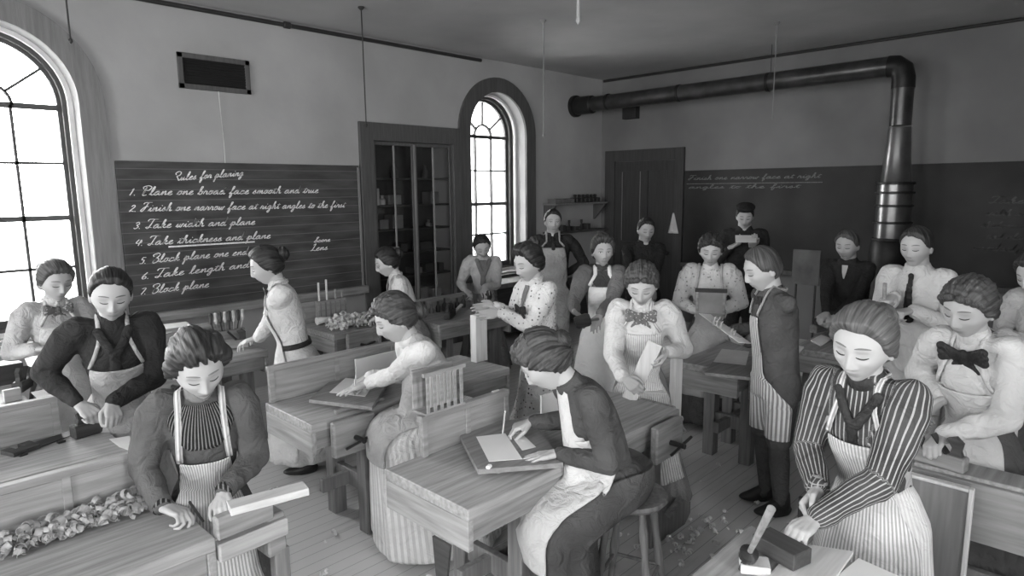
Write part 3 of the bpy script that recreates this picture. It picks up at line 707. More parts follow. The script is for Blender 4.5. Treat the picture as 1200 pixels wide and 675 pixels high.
# ---- skin and hair materials
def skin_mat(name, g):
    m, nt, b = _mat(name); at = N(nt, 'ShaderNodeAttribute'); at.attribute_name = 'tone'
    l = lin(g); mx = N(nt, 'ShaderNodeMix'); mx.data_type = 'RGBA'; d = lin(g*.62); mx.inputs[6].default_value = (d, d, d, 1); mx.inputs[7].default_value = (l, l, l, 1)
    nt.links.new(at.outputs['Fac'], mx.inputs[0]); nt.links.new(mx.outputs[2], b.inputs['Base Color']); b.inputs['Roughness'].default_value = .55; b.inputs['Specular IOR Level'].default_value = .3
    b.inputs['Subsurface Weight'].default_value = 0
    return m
m_skin = skin_mat('skin', .62)
def hair_mat(name, g):
    m, nt, b = _mat(name); at = N(nt, 'ShaderNodeAttribute'); at.attribute_name = 'strand'
    wv = N(nt, 'ShaderNodeTexNoise', Scale=1.0, Detail=4); wv.noise_dimensions = '3D'
    nt.links.new(at.outputs['Vector'], wv.inputs['Vector'])
    r = ramp(nt, wv.outputs[0], [(.32, max(g-.09, .02)), (.72, g+.08)]); nt.links.new(r.outputs[0], b.inputs['Base Color'])
    bp = N(nt, 'ShaderNodeBump'); bp.inputs['Strength'].default_value = .6; bp.inputs['Distance'].default_value = .006; nt.links.new(wv.outputs[0], bp.inputs['Height']); nt.links.new(bp.outputs[0], b.inputs['Normal'])
    b.inputs['Roughness'].default_value = .5; b.inputs['Specular IOR Level'].default_value = .35; return m
HAIR = {}
def hairm(g):
    if g not in HAIR: HAIR[g] = hair_mat('hair_%02d' % int(g*100), g)
    return HAIR[g]
m_eye_w = mat('eye_white', .72, .3, .01); m_iris = mat('iris', .10, .2, .01); m_lash = mat('eyelash', .20, .8, .02); m_brow = mat('eyebrow_hair', .40, .9, .03)
m_shoe = mat('shoe_leather', .13, .4, .03)

# ---- kinematics
def spine(S, hipz, lean, slouch, n=12):
    """points of the spine from hip to neck base in figure space (y forward); returns function t-> (c, up, fwd)"""
    L = .325*S; pts = [np.array([0., 0., hipz])]; ups = []
    for i in range(n):
        a = R(lean+slouch*((i+.5)/n)); u = np.array([0, math.sin(a), math.cos(a)]); ups.append(u); pts.append(pts[-1]+u*L/n)
    ups.append(ups[-1]); P, U = np.array(pts), np.array(ups)
    def at(t):
        if t > 1: c = P[-1]+U[-1]*(t-1)*L; u = U[-1]
        elif t < 0: c = P[0]+U[0]*t*L; u = U[0]
        else:
            x = t*n; i = min(int(x), n-1); f = x-i; c = P[i]*(1-f)+P[i+1]*f; u = nrm(U[i]*(1-f)+U[i+1]*f)
        return c, u, np.array([0, u[2], -u[1]])
    return at
def rotz(a): c, s = math.cos(a), math.sin(a); return np.array([[c, -s, 0], [s, c, 0], [0, 0, 1]])
def rotm(axis, a): return np.array(Matrix.Rotation(a, 3, Vector(axis)))
FINGERS = {'relax': ((15, 28, 18), (18, 32, 20), (22, 36, 22), (26, 40, 24)), 'grip': ((50, 70, 45), (55, 75, 45), (58, 78, 45), (60, 80, 45)),
           'flat': ((6, 8, 5), (4, 8, 5), (5, 9, 5), (8, 12, 6)), 'pen': ((35, 45, 15), (42, 55, 30), (55, 65, 35), (60, 70, 40)), 'hook': ((30, 50, 30), (32, 52, 30), (35, 55, 32), (38, 58, 34)),
           'fist': ((78, 90, 60), (80, 92, 60), (82, 92, 60), (84, 92, 60))}
def hand_prims(Wp, F, Nn, right, pose, k, wr=.024):
    """F finger direction, Nn palm normal; k = scale"""
    F = nrm(F); Nn = nrm(np.asarray(Nn)-F*np.dot(Nn, F)); T = np.cross(F, Nn)*(1 if right else -1)
    out = []; off = (.029, .010, -.009, -.027); fw = (.086, .090, .086, .078); ln = (1, 1.1, 1.02, .82); fr = (.0086, .0088, .0083, .0074)
    for i in range(4):
        b = Wp+(T*off[i]*.45+F*.008)*k; h = Wp+(T*off[i]+F*fw[i])*k
        out.append(capsule(b, h, .0165*k, .0118*k, 10)); out.append(capsule(h-Nn*.0-F*.02*k, h, .012*k, .0105*k, 10))
        a = 0; p = h; r = fr[i]*k
        sp = (T*(off[i]*2.2)+F); spd = nrm(sp)
        for j, L in enumerate((.040, .026, .021)):
            a += R(FINGERS[pose][i][j]); d = nrm(spd*math.cos(a)+Nn*math.sin(a)); q = p+d*L*ln[i]*k; out.append(capsule(p, q, r*1.04, r*.93, 10)); p = q; r *= .93
    out.append(capsule(Wp+F*.03*k+T*.012*k, Wp+F*.065*k-T*.005*k, .018*k, .013*k, 10))
    out.append(capsule(Wp-F*.01*k, Wp+F*.02*k, wr*k*.95, .021*k, 12))
    b = Wp+(F*.020+T*.020+Nn*.004)*k
    cu = {'flat': .25, 'relax': .5, 'hook': .7, 'grip': .95, 'pen': .9, 'fist': 1.1}[pose]
    d1 = nrm(F*.75+T*.72+Nn*.35*cu); p = b+d1*.042*k; out.append(capsule(b, p, .0135*k, .0112*k, 10))
    d2 = nrm(F*.95+T*(.35-.35*cu)+Nn*.5*cu); q = p+d2*.032*k; out.append(capsule(p, q, .0108*k, .0098*k, 10))
    d3 = nrm(F*.95+T*(.1-.4*cu)+Nn*.6*cu); out.append(capsule(q, q+d3*.026*k, .0098*k, .0082*k, 10))
    return out
def ik(Sh, Wr, L1, L2, pole):
    d = Wr-Sh; D = np.linalg.norm(d); mx = (L1+L2)*.995
    if D > mx: Wr = Sh+d/D*mx; d = Wr-Sh; D = mx
    u = d/D; a = (L1*L1-L2*L2+D*D)/(2*D); h = math.sqrt(max(L1*L1-a*a, 0)); p = pole-u*np.dot(pole, u); p = nrm(p)
    return Sh+u*a+p*h, Wr
PEOPLE = []
def person(label, S=1.6, head=None, crown_px=None, face=180, lean=0, slouch=0, hyaw=0, hpitch=10, hroll=0, hs=1.06, fem=True, seat=None,
           hands=None, top='plain', hair=.18, hstyle='bun', vox=.006, skirt=None, apron=None, topm=None, sleeve=1.0, legs='skirt', puff=1.0, cuffm=None,
           collar=None, extra=(), eyes='down', knee=0, elbow=(1, 1), yoke=None, width=1.0, slope=0, sx=None):
    F = R(face-90); RM = rotz(F)                                   # figure +y -> world facing
    hipz = seat+.10 if seat else .515*S
    at = spine(S, hipz, lean, slouch)
    cn, un, fn = at(1.0)
    # neck/head
    hp = R(lean+slouch-hpitch*0)
    na = R(max(min((lean+slouch)*.6+hpitch*.35, 60), -10)); nd = np.array([0, math.sin(na), math.cos(na)])
    neck_top = cn+nd*.055*S/1.6
    Hr = rotz(R(hyaw))@rotm((1, 0, 0), R(-hpitch))@rotm((0, 1, 0), R(hroll))   # head local -> figure
    hc = neck_top+Hr@np.array([0, .022, .088])*hs
    # base: put the head centre where crown_px says
    d = ray(*crown_px); wpt = CAM+d*((hc[2]-CAMH)/d.z)
    base = np.array([wpt.x, wpt.y, 0])-RM@np.array([hc[0], hc[1], 0])
    root = empty('person', base, F, label, 'person')
    PEOPLE.append((label[:40], [round(x, 2) for x in base], round(hc[2], 2)))
    toL = lambda p: RM.T@(np.array(p)-base)
    sw = (.086 if fem else .100)*S*width
    shc, shu, shf = at(.93)
    k = S/1.6
    arms = []
    for side, hd in zip((1, -1), hands):                            # side +1 = figure's right (x+)
        Sh = shc+np.array([side*sw, 0, 0])+shf*.0
        tgt, pose, fd, pn = (list(hd)+[None]*4)[:4]
        tgt = toL(tgt)
        to = tgt-Sh
        if fd is None: fdv = nrm(np.array([-side*.25, 1, -.35]))
        else: fdv = nrm(RM.T@np.array(fd))
        pnv = np.array([0, -.2, -1.]) if pn is None else RM.T@np.array(pn)
        Wr = tgt-fdv*.075*k
        El, Wr2 = ik(Sh, Wr, .182*S, .158*S, np.array([side*.50*elbow[0 if side > 0 else 1], -.35, -1.]))
        if np.linalg.norm(Wr2-Wr) > .02: print('REACH', label[:30], 'side', side, round(float(np.linalg.norm(Wr2-Wr)), 3))
        arms.append((Sh, El, Wr2, fdv, pnv, pose, side))
    # ------------------------------------------------ body: one continuous surface
    hn = (112, 84) if vox < .0045 else (80, 60)
    dv, df = sphere(*hn); hv = head_surface(dv, fem)*hs
    parts = [((Hr@hv.T).T+hc, df)]
    for s in (-1, 1):
        ev, ef = sphere(14, 10); e = ev*np.array([.0085, .019, .031])*hs+np.array([s*.0765, -.010, -.006])*hs; parts.append(((Hr@e.T).T+hc, ef))
    nb = hc+Hr@np.array([0, -.022, -.055])*hs
    rn = (.050 if fem else .056)*k
    parts.append(capsule(cn-un*.02, nb, rn*1.15, rn, 20)); parts.append(capsule(shc-un*.04, cn, rn*1.5, rn*1.15, 20))
    parts.append(capsule(shc-[sw*.75, 0, 0], shc+[sw*.75, 0, 0], .045*k, .045*k, 16))
    c5, u5, f5 = at(.5); c1, u1, f1 = at(.08)
    parts.append(capsule(c5, shc, .085*k, .08*k, 20, fl=(f5, .8))); parts.append(capsule(c1, c5, .088*k, .075*k, 20, fl=(f5, .8)))
    for Sh, El, Wr2, fdv, pnv, pose, side in arms:
        parts += [capsule(Sh, El, .040*k, .034*k, 14), capsule(El, El*.3+Wr2*.7, .036*k, .029*k, 14), capsule(El*.3+Wr2*.7, Wr2, .029*k, .0245*k, 14)]
        parts += hand_prims(Wr2, fdv, pnv, side > 0, pose, k*1.02)
    # legs
    hipx = .085*k; hbx = .072*k; feet = []
    for s in (-1, 1):
        h0 = at(0)[0]+np.array([s*hbx, 0, 0])
        if seat:
            kn = h0+np.array([s*.02*k, .36*k, -.02]); kn = np.array([kn[0]+s*knee, kn[1], hipz-.05-slope]); an = np.array([kn[0], kn[1]+.02, .09])
            if seat > .55: an = np.array([kn[0]*.8, kn[1]-.10, .09])
        else:
            kn = np.array([s*hipx*1.02, .015, .285*S]); an = np.array([s*hipx*1.05, -.02, .055*S])
        parts += [capsule(h0, kn, (.066 if seat else .066)*k, (.044 if seat else .052)*k, 16), capsule(kn, an*.35+kn*.65, (.044 if seat else .052)*k, (.046 if seat else .054)*k, 14), capsule(an*.35+kn*.65, an, .052*k, .034*k, 14), capsule(an-[0, 0, .0], an+np.array([s*.01, .09, -.045]), .030*k, .018*k, 12)]
        feet.append((an, s))
    hm = lambda a: 1-np.exp(-(np.linalg.norm(a-hc, axis=1)/.11)**8)*.55
    body = remesh(parts, vox, 2, .45, hm)
    a = co(body); lo = ((a-hc)@Hr)/hs                                # head-local coordinates
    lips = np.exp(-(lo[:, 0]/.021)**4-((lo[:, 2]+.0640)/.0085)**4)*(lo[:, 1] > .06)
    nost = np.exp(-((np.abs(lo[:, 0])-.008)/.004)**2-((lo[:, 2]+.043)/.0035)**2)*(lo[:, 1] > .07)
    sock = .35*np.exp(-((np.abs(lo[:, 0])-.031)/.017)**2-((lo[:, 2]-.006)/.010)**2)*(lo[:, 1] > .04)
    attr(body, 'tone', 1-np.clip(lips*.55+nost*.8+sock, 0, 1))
    o = link('body', body, m_skin, root, True)
    # ------------------------------------------------ eyes and brows as small pieces on the face
    hb = BVHTree.FromPolygons([tuple(p) for p in hv], df)
    def onface(x, z, off=.0012):
        h = hb.ray_cast(Vector((x*hs, .3, z*hs)), Vector((0, -1, 0)))
        return np.array([x*hs, (h[0].y if h[0] else .09)+off, z*hs])
    def strip(pts, w, off, nm, m, tw=.5):
        vs, fs = [], []
        for i, (x, z) in enumerate(pts):
            q = i/(len(pts)-1); ww = w*(1-abs(2*q-1)**2.5*tw)
            for kk, (dz, oo) in enumerate(((ww/2, off*.3), (0, off), (-ww/2, off*.3))): vs.append(Hr@onface(x, z+dz, oo)+hc)
            if i:
                b = 3*i; fs += [(b-3, b-2, b+1, b), (b-2, b-1, b+2, b+1)]
        return np.array(vs), fs
    if eyes:
        for s in (-1, 1):
            u = np.linspace(-1, 1, 9)
            v, f = strip([(s*(.031+.0195*q),   .0285+.0035*(1-q*q)) for q in u], .0050, .0028, 'b', None)
            link('eyebrow', to_mesh(v, f), m_brow, root, True)
            if eyes == 'open':
                v1, f1_ = strip([(s*(.031+.0135*q), .0045) for q in u], .0105, .0016, 'e', None, 1)
                v2, f2_ = strip([(s*(.0312+.005*q), .0048) for q in u], .0100, .0022, 'i', None, 1)
                v3, f3_ = strip([(s*(.031+.0155*q), .0085+.0025*(1-q*q)) for q in u], .0042, .0026, 'l', None)
                V, Fc = join([(v1, f1_), (v2, f2_), (v3, f3_)]); me = to_mesh(V, Fc); oo = link('eye', me, [m_eye_w, m_iris, m_lash], root)
                me.polygons.foreach_set('material_index', [0]*len(f1_)+[1]*len(f2_)+[2]*len(f3_))
            else:
                v, f = strip([(s*(.031+.0155*q), .0015-.004*(1-q*q)) for q in u], .0048, .0024, 'l', None)
                link('eyelid_lashes', to_mesh(v, f), m_lash, root, True)
    # ------------------------------------------------ hair
    n2 = (150, 100) if vox < .0045 else (90, 64)
    dv2, df2 = sphere(*n2); P = head_surface(dv2, fem); x, y, z = dv2[:, 0], dv2[:, 1], dv2[:, 2]
    # hairline: high on the forehead, down past the ears to the nape
    rs0 = np.random.RandomState(len(label)); jit = sum(np.sin(dv2@(rs0.normal(size=3)*12)+rs0.uniform(0, 6)) for _ in range(4))*.018
    if hstyle in ('short', 'flat'): line = np.where(y > 0, np.interp(y, [0, .35, .60, .85, 1], [-.10, .15, .62, .72, .69])+.10*x*sm(y/.5), np.interp(y, [-1, -.4, 0], [-.60, -.52, -.10]))
    else: line = np.where(y > 0, np.interp(y, [0, .35, .60, .85, 1], [-.22, .10, .54, .66, .64]), np.interp(y, [-1, -.4, 0], [-.58, -.55, -.22]))
    line = line+jit
    if hstyle in ('curly', 'fringe', 'wave'): line = line-.06*np.clip(y, 0, 1)+jit*1.3*(y > .3)
    cov = sm((z-line)/.06+.3)
    thick = {'bun': .024, 'curly': .028, 'short': .017, 'flat': .014, 'fringe': .026, 'pomp': .030, 'wave': .034}[hstyle]
    up = sm((z-.2)/.6)
    rise = .25+.75*sm((z-line)/(.30 if hstyle in ('short', 'flat') else .20))
    th = thick*(.62+.45*up)*rise
    az = np.arctan2(x, y)
    swp = np.arctan2(x, z+.15) if fem else np.arctan2(x-.35, y)      # strands swept back from the brow, or from a side parting
    nn = (np.sin(swp*26+3*y)*.5+np.sin(swp*57+7*y)*.35+np.sin(swp*11-2*y)*.5)
    amp = {'curly': .0050, 'fringe': .0042, 'wave': .0034, 'bun': .0020, 'short': .0018, 'flat': .0010, 'pomp': .0026}[hstyle]
    if hstyle in ('curly', 'fringe', 'pomp'):
        rs = np.random.RandomState(len(label)); nn = nn*.9+sum(np.sin(dv2@(rs.normal(size=3)*(8+5*i))+rs.uniform(0, 6))/(1+.25*i) for i in range(9))*.6*(sm((y+.2)/.6)*.75+.25)
    if hstyle == 'wave': nn = np.sin(swp*5+z*7+2.2*np.sin(y*4+x*3))*1.5+np.sin(swp*17+6*y)*.7+np.sin(swp*41+9*y)*.4; th = th*(1+.25*np.sin(x*6+1))
    off = cov*(th+amp*nn*rise)-(1-cov)*.016
    if not fem: off += -.006*np.exp(-((x-.35)/.035)**2)*up*(y > -.2)*cov
    hp_ = P+dv2*off[:, None]
    strand = np.stack([swp*16, y*1.5, z*1.0], 1)
    if hstyle == 'pomp': hp_[:, 2] += .014*np.exp(-((y-.55)/.4)**2)*sm((z-.45)/.3)
    hparts = [(hp_*hs, df2, strand)]
    if hstyle in ('bun', 'curly', 'fringe', 'pomp') and fem:
        bv, bf = sphere(40, 28); lo_b = {'bun': (0, -.115, .045, .048), 'curly': (0, -.105, .035, .040), 'fringe': (0, -.122, -.010, .046), 'pomp': (0, -.07, .115, .044)}[hstyle]
        b_az = np.arctan2(bv[:, 0], bv[:, 2]); rr = 1+.07*np.sin(b_az*3+bv[:, 1]*9)
        hparts.append(((bv*rr[:, None]*lo_b[3]*np.array([1, .8, .95])+np.array(lo_b[:3]))*hs, bf, np.stack([bv[:, 1]*12, b_az, bv[:, 0]], 1)))
        for s in (-1, 1) if hstyle in ('fringe', 'curly') else ():
            for q in range(4):
                cv, cf = sphere(14, 10); hparts.append(((cv*.019*np.array([1, .8, .9])+np.array([s*(.02+.017*q), .085-.012*q, .082-.010*q]))*hs, cf, cv*6))
    V, Fc = join([(p[0], p[1]) for p in hparts]); me = to_mesh((Hr@V.T).T+hc, Fc)
    at_ = me.attributes.new('strand', 'FLOAT_VECTOR', 'POINT'); at_.data.foreach_set('vector', np.concatenate([p[2] for p in hparts]).astype(float).ravel())
    link('hair', me, hairm(hair), root, True)
    # ------------------------------------------------ blouse / jacket
    def ring(t, rx, rf, rb, n=40, up=0, pw=2.3):
        c, u, f = at(t); an = np.arange(n)*2*math.pi/n; cs, sn = np.cos(an), np.sin(an)
        ex = np.sign(cs)*np.abs(cs)**(2/pw); ey = np.sign(sn)*np.abs(sn)**(2/pw)
        return c+np.outer(ex*rx, [1, 0, 0])+np.outer(np.where(ey > 0, ey*rf, ey*rb), f)
    w = width*(.95 if fem else .97)
    if fem:
        prof = [(.10, .124*w, .098, .098), (.18, .122*w, .100, .095), (.26, .118*w, .098, .092), (.40, .128*w, .112, .098), (.56, .142*w, .136, .102), (.68, .150*w, .138, .104), (.80, .155*w, .118, .102), (.90, .140*w, .094, .092), (.97, .100*w, .070, .072), (1.03, .062, .056, .058), (1.10, .056, .052, .052)]
        if skirt or apron is None: pass
    else:
        prof = [(-.20, .165*w, .118, .125), (-.05, .160*w, .118, .125), (.10, .150*w, .115, .112), (.25, .148*w, .112, .105), (.40, .152*w, .115, .105), (.56, .160*w, .122, .108), (.70, .168*w, .122, .110), (.82, .170*w, .112, .108), (.91, .150*w, .092, .095), (.98, .100*w, .072, .076), (1.04, .068, .062, .062), (1.09, .064, .060, .060)]
    tor = loft([ring(t, a*k, b*k, c*k) for t, a, b, c in prof])
    bl = [tor]
    for Sh, El, Wr2, fdv, pnv, pose, side in arms:
        pz = Sh+(El-Sh)*.22+np.array([side*.008, 0, .012]); wr_end = Wr2-nrm(Wr2-El)*.015
        r1, r2, r3 = ((.057*puff, .046*sleeve, .034*sleeve) if fem else (.058, .049*sleeve, .038*sleeve)); r1, r2, r3 = r1*k, r2*k, r3*k
        sh_in = Sh*.75+shc*.25
        fm = El*.55+Wr2*.45
        bl += [capsule(sh_in, Sh, .058*k, r1*.92, 18), capsule(Sh, pz, r1*.9, r1, 18), capsule(pz, El, r1, r2, 18), capsule(El, fm, r2, r2*.93, 18), capsule(fm, wr_end, r2*.93, r3, 18)]
    bvx = max(vox*1.6, .0085)
    blouse = remesh(bl, bvx, 4, .5)
    a = co(blouse); nm_ = normals(blouse)
    # wrinkle amplitude larger on the sleeves
    seg = [(at(.0)[0], at(1)[0], 0)]+[(A[0], A[1], 1+i) for i, A in enumerate(arms)]+[(A[1], A[2], 3+i) for i, A in enumerate(arms)]
    dist = []
    for p0, p1, q in seg:
        dd = p1-p0; t = np.clip(((a-p0)@dd)/(dd@dd), 0, 1); dist.append(np.linalg.norm(a-p0-t[:, None]*dd, axis=1)*(.62 if q == 0 else 1.))
    near = np.argmin(np.array(dist), 0)
    amp = np.where(near == 0, .0042, .0085)
    a = a+nm_*(fold_noise(a, 1, 12, len(label))+.45*fold_noise(a, 1, 30, len(label)+3))[:, None]*amp[:, None]; setco(blouse, a)
    su, sv = np.zeros(len(a)), np.zeros(len(a)); f_ = at(.5)[2]; u_ = at(.5)[1]
    su[:] = a[:, 0]; sv[:] = a@u_
    for i, (p0, p1, q) in enumerate(seg):
        if i == 0: continue
        d_, e1, e2 = seg_frame(p0, p1, np.array([0, 0, 1.]) if abs(nrm(p1-p0)[2]) < .8 else np.array([0, 1., 0])); mk = near == i; rel = a[mk]-p0
        an = np.arctan2(rel@e2, rel@e1); su[mk] = an*.055; sv[mk] = rel@d_
    attr(blouse, 'su', su+3); attr(blouse, 'sv', sv+3)
    o_bl = link('blouse' if fem else 'jacket', blouse, topm, root, True)
    shp = [capsule(A[0]*.75+shc*.25, A[0], .062*k, .066*k, 18) for A in arms]
    ta = tor[0].copy()
    solids = [(ta, tor[1])]+shp
    if cuffm:
        for Sh, El, Wr2, fdv, pnv, pose, side in arms:
            dd = nrm(Wr2-El); p = Wr2-dd*.045; mb = MB(); mb.lathe([(.036*k, 0), (.040*k, .004), (.038*k, .05), (.033*k, .056)], p, dd, 20); me = mb.mesh()
            c_ = co(me); attr(me, 'su', c_[:, 0]+3); attr(me, 'sv', c_[:, 2]+3); link('cuff', me, cuffm, root, True)
    # collar
    if collar:
        c0, u0_, f0 = at(1.02); mb = MB(); mb.lathe([(.063*k, -.012), (.066*k, 0), (.058*k, .038), (.053*k, .040), (.053*k, .0)], c0-u0_*.004, nrm(u0_+nd*.6), 28)
        link('collar', mb.mesh(), collar, root, True)
    # ------------------------------------------------ skirt
    if skirt:
        sm_, hem, rad = skirt[:3]; seed = len(label); rs = np.random.RandomState(seed); nf = 96 if vox > .0045 else 140
        an = np.arange(nf)*2*math.pi/nf
        if not seat:
            rings = []; cW = at(.20)[0]; cH = at(-.05)[0]
            zt = cW[2]
            ph = rs.uniform(0, 6.28, 5); fr = (7, 11, 17, 23, 5)
            for j in range(34):
                q = j/33; zz = zt+(hem-zt)*q
                c = np.array([0, np.interp(q, [0, .18, 1], [cW[1], cH[1]-.01, -.01+cH[1]*.5]), zz])
                rx = np.interp(q, [0, .06, .2, .5, 1], [.118, .145, .185, .215, rad])*k*w**.5; ry = np.interp(q, [0, .06, .2, .5, 1], [.096, .125, .165, .200, rad*.95])*k
                fl = sum(np.sin(fr[i]*an+ph[i]+q*.8*math.sin(ph[i]))*(1/(1+.5*i)) for i in range(5))
                m_ = 1+fl*.030*sm((q-.05)/.7)
                rings.append(np.stack([c[0]+np.cos(an)*rx*m_, c[1]+np.sin(an)*ry*m_, np.full(nf, zz)], 1))
            v, f = loft(rings); me = to_mesh(v, f)
            attr(me, 'su', np.concatenate([np.tile(an*.2, 34), [0, 0]])+3); attr(me, 'sv', v[:, 2]+3)
        else:
            h0 = at(0)[0]; KY = h0[1]+.40*k; full = len(skirt) > 3 and skirt[3]; c2 = at(.2)[0]
            # (z, y back, y front, half width)
            yb = h0[1]-.17; T_ = [(c2[2], c2[1]-.105, c2[1]+.115, .125), (at(.08)[0][2], at(.08)[0][1]-.13, at(.08)[0][1]+.13, .15), (hipz+.075, yb, h0[1]+.16, .175), (hipz+.062, yb-.01, KY-.12, .185), (hipz+.045, yb-.015, KY+.0, .19), (hipz+.005, yb-.03, KY+.055, .205), (hipz-.05, yb-.01, KY+.075, .205)]
            if full: T_ += [(hipz-.05+(hem-hipz+.05)*q, yb-.02-.10*q, KY+.065-.0*q, .205+(rad-.205)*q) for q in np.linspace(.12, 1, 12)]
            else:
                T_ += [(hipz-.10, yb+.03, KY+.07, .205), (hipz-.125, KY-.26, KY+.065, .205)]
                T_ += [(hipz-.125+(hem-hipz+.125)*q, KY-.26-.04*q, KY+.06-.10*q*(seat > .55), .205+(rad-.205)*q) for q in np.linspace(.12, 1, 11)]
            T2 = []
            for i in range(len(T_)-1):
                for j in range(3): f_q = j/3; T2.append([T_[i][c]*(1-f_q)+T_[i+1][c]*f_q for c in range(4)])
            T2.append(list(T_[-1])); T2 = np.array(T2); T2[1:-1] = (T2[:-2]+T2[1:-1]*2+T2[2:])/4
            ph = rs.uniform(0, 6.28, 5); fr = (5, 9, 13, 19, 3); rings = []
            for zz, y0_, y1_, rx in T2:
                fl = sum(np.sin(fr[i]*an+ph[i]+zz*3*math.sin(ph[i]))/(1+.5*i) for i in range(5)); g_ = sm((hipz+.04-zz)/.45)
                m_ = 1+fl*.032*g_; cs, sn = np.cos(an), np.sin(an); ex = np.sign(cs)*np.abs(cs)**.78; ey = np.sign(sn)*np.abs(sn)**.78
                rings.append(np.stack([ex*rx*k*m_, (y0_+y1_)/2+ey*(y1_-y0_)/2*m_, np.full(nf, zz)+.012*g_*fl*(zz > hem+.02)], 1))
            # a soft valley between the thighs
            for rr_, (zz, y0_, y1_, rx) in zip(rings, T2):
                if hipz-.02 < zz < hipz+.08: rr_[:, 2] -= .0
            if slope:
                for rr_ in rings: rr_[:, 2] -= slope*sm((rr_[:, 1]-h0[1]+.02)/.42)*sm((rr_[:, 2]-hem-.1)/.4)
            v, f = loft(rings); me = to_mesh(v, f); a = lap(co(me), edges(me), 3, .5); setco(me, a)
            attr(me, 'su', np.concatenate([np.tile(an*.2, len(rings)), [0, 0]])+3); attr(me, 'sv', v[:, 2]+3)
        link('skirt', me, sm_, root, True); solids.append((co(me), [tuple(p.vertices) for p in me.polygons]))
    if legs in ('trousers', 'knickers'):
        pr = []
        h00 = at(-.02)[0]; pr.append(capsule(h00-[.05, 0, 0], h00+[.05, 0, 0], .11*k, .11*k, 20))
        for an_, s in feet:
            h0 = at(0)[0]+np.array([s*hipx, 0, 0]); kn = np.array([s*hipx*1.02, .015, .285*S])
            if legs == 'trousers': pr += [capsule(h0, kn, .098*k, .076*k, 18), capsule(kn, an_+[0, -.005, .0], .076*k, .066*k, 18)]
            else: pr += [capsule(h0, kn+[0, 0, .02], .100*k, .078*k, 18)]
        me = remesh(pr, .012, 4); a = co(me); a += normals(me)*fold_noise(a, .006, 10, 3)[:, None]; setco(me, a)
        link('trousers', me, extra[0] if extra else topm, root, True); solids.append((co(me), [tuple(p.vertices) for p in me.polygons]))
        if legs == 'knickers':
            for an_, s in feet:
                kn = np.array([s*hipx*1.02, .015, .285*S]); me = remesh([capsule(kn, an_*.35+kn*.65, .060*k, .062*k, 16), capsule(an_*.35+kn*.65, an_, .062*k, .044*k, 16), capsule(an_, an_+[0, .03, -.03], .042*k, .04*k, 16)], .009, 2)
                link('stocking', me, extra[1], root, True)
    for an_, s in feet:
        v, f = sphere(24, 16); q = v.copy(); q = q*[.041, .125, .042]; q[:, 0] *= 1+.12*np.sin((v[:, 1]+.3)*1.5); q[:, 2] = np.where(q[:, 2] < -.018, -.018-(.018+q[:, 2])*.0-.012, q[:, 2]); q[:, 2] *= np.interp(v[:, 1], [-1, -.2, .4, 1], [1.25, 1.1, .85, .6])
        c = np.array([an_[0]+s*.01, an_[1]+.055, 0]); q = q+c; q[:, 2] -= q[:, 2].min()-.001
        cap_ = capsule([an_[0], an_[1]-.012, .06], [an_[0], an_[1]-.008, .135], .047*k, .044*k, 16)
        me = remesh([(q, f), cap_, capsule([an_[0], an_[1], .085], [an_[0]+s*.01, an_[1]+.10, .045], .040*k, .030*k, 14)], .008, 2); link('shoe', me, m_shoe, root, True)
    # ------------------------------------------------ draped cloth: apron, straps, bows, yokes
    Vt, Ft = join([solids[0]]+solids[3:]); bvt = BVHTree.FromPolygons([tuple(p) for p in Vt], Ft)
    V, Fc = join(solids); bvh = BVHTree.FromPolygons([tuple(p) for p in V], Fc)
    def cast(C, D, off, far=.9, bv=None):
        h = (bv or bvh).ray_cast(Vector(C+D*far), Vector(-D), far)
        if h[0] is None: return C+D*.12
        off = off+.004
        return np.array(h[0])+nrm(D)*off
    def drape(rows, name, m, off=.008, nu=21, it=2, thick=.004, par=None, wavy=0):
        """rows: (C, D, L, half angle deg) cast cylindrically"""
        vs, su, sv = [], [], []
        acc = 0
        for j, row in enumerate(rows):
            C, D, L, ha = row[:4]; fr_ = row[4] if len(row) > 4 else .9
            for i in range(nu):
                q = i/(nu-1)*2-1; A = R(ha)*q; dr = D*math.cos(A)+L*math.sin(A); p = cast(C, dr, off, fr_, bvt); vs.append(p)
                su.append(q*R(ha)*.17)
            if j: acc += np.linalg.norm(vs[-nu//2]-vs[-nu-nu//2])
            sv += [acc]*nu
        fs = [(j*nu+i, j*nu+i+1, (j+1)*nu+i+1, (j+1)*nu+i) for j in range(len(rows)-1) for i in range(nu-1)]
        me = to_mesh(vs, fs); a = lap(co(me), edges(me), it, .5)
        # never sink into what is under it
        for i_ in range(len(a)):
            j = i_//nu; C, D, L, ha = rows[j][:4]; q = (i_ % nu)/(nu-1)*2-1; dr = D*math.cos(R(ha)*q)+L*math.sin(R(ha)*q)
            dd = (np.array(vs[i_])-a[i_])@dr
            if dd > 0: a[i_] = a[i_]+dr*dd
        a = lap(a, edges(me), 1, .4)
        if wavy: a += normals(me)*fold_noise(a, wavy, 14, 5)[:, None]
        setco(me, a); attr(me, 'su', np.array(su)+3); attr(me, 'sv', np.array(sv)+3)
        ob = link(name, me, m, root, True); md = ob.modifiers.new('thickness', 'SOLIDIFY'); md.thickness = thick; md.offset = 1
        return ob
    X = np.array([1., 0, 0])
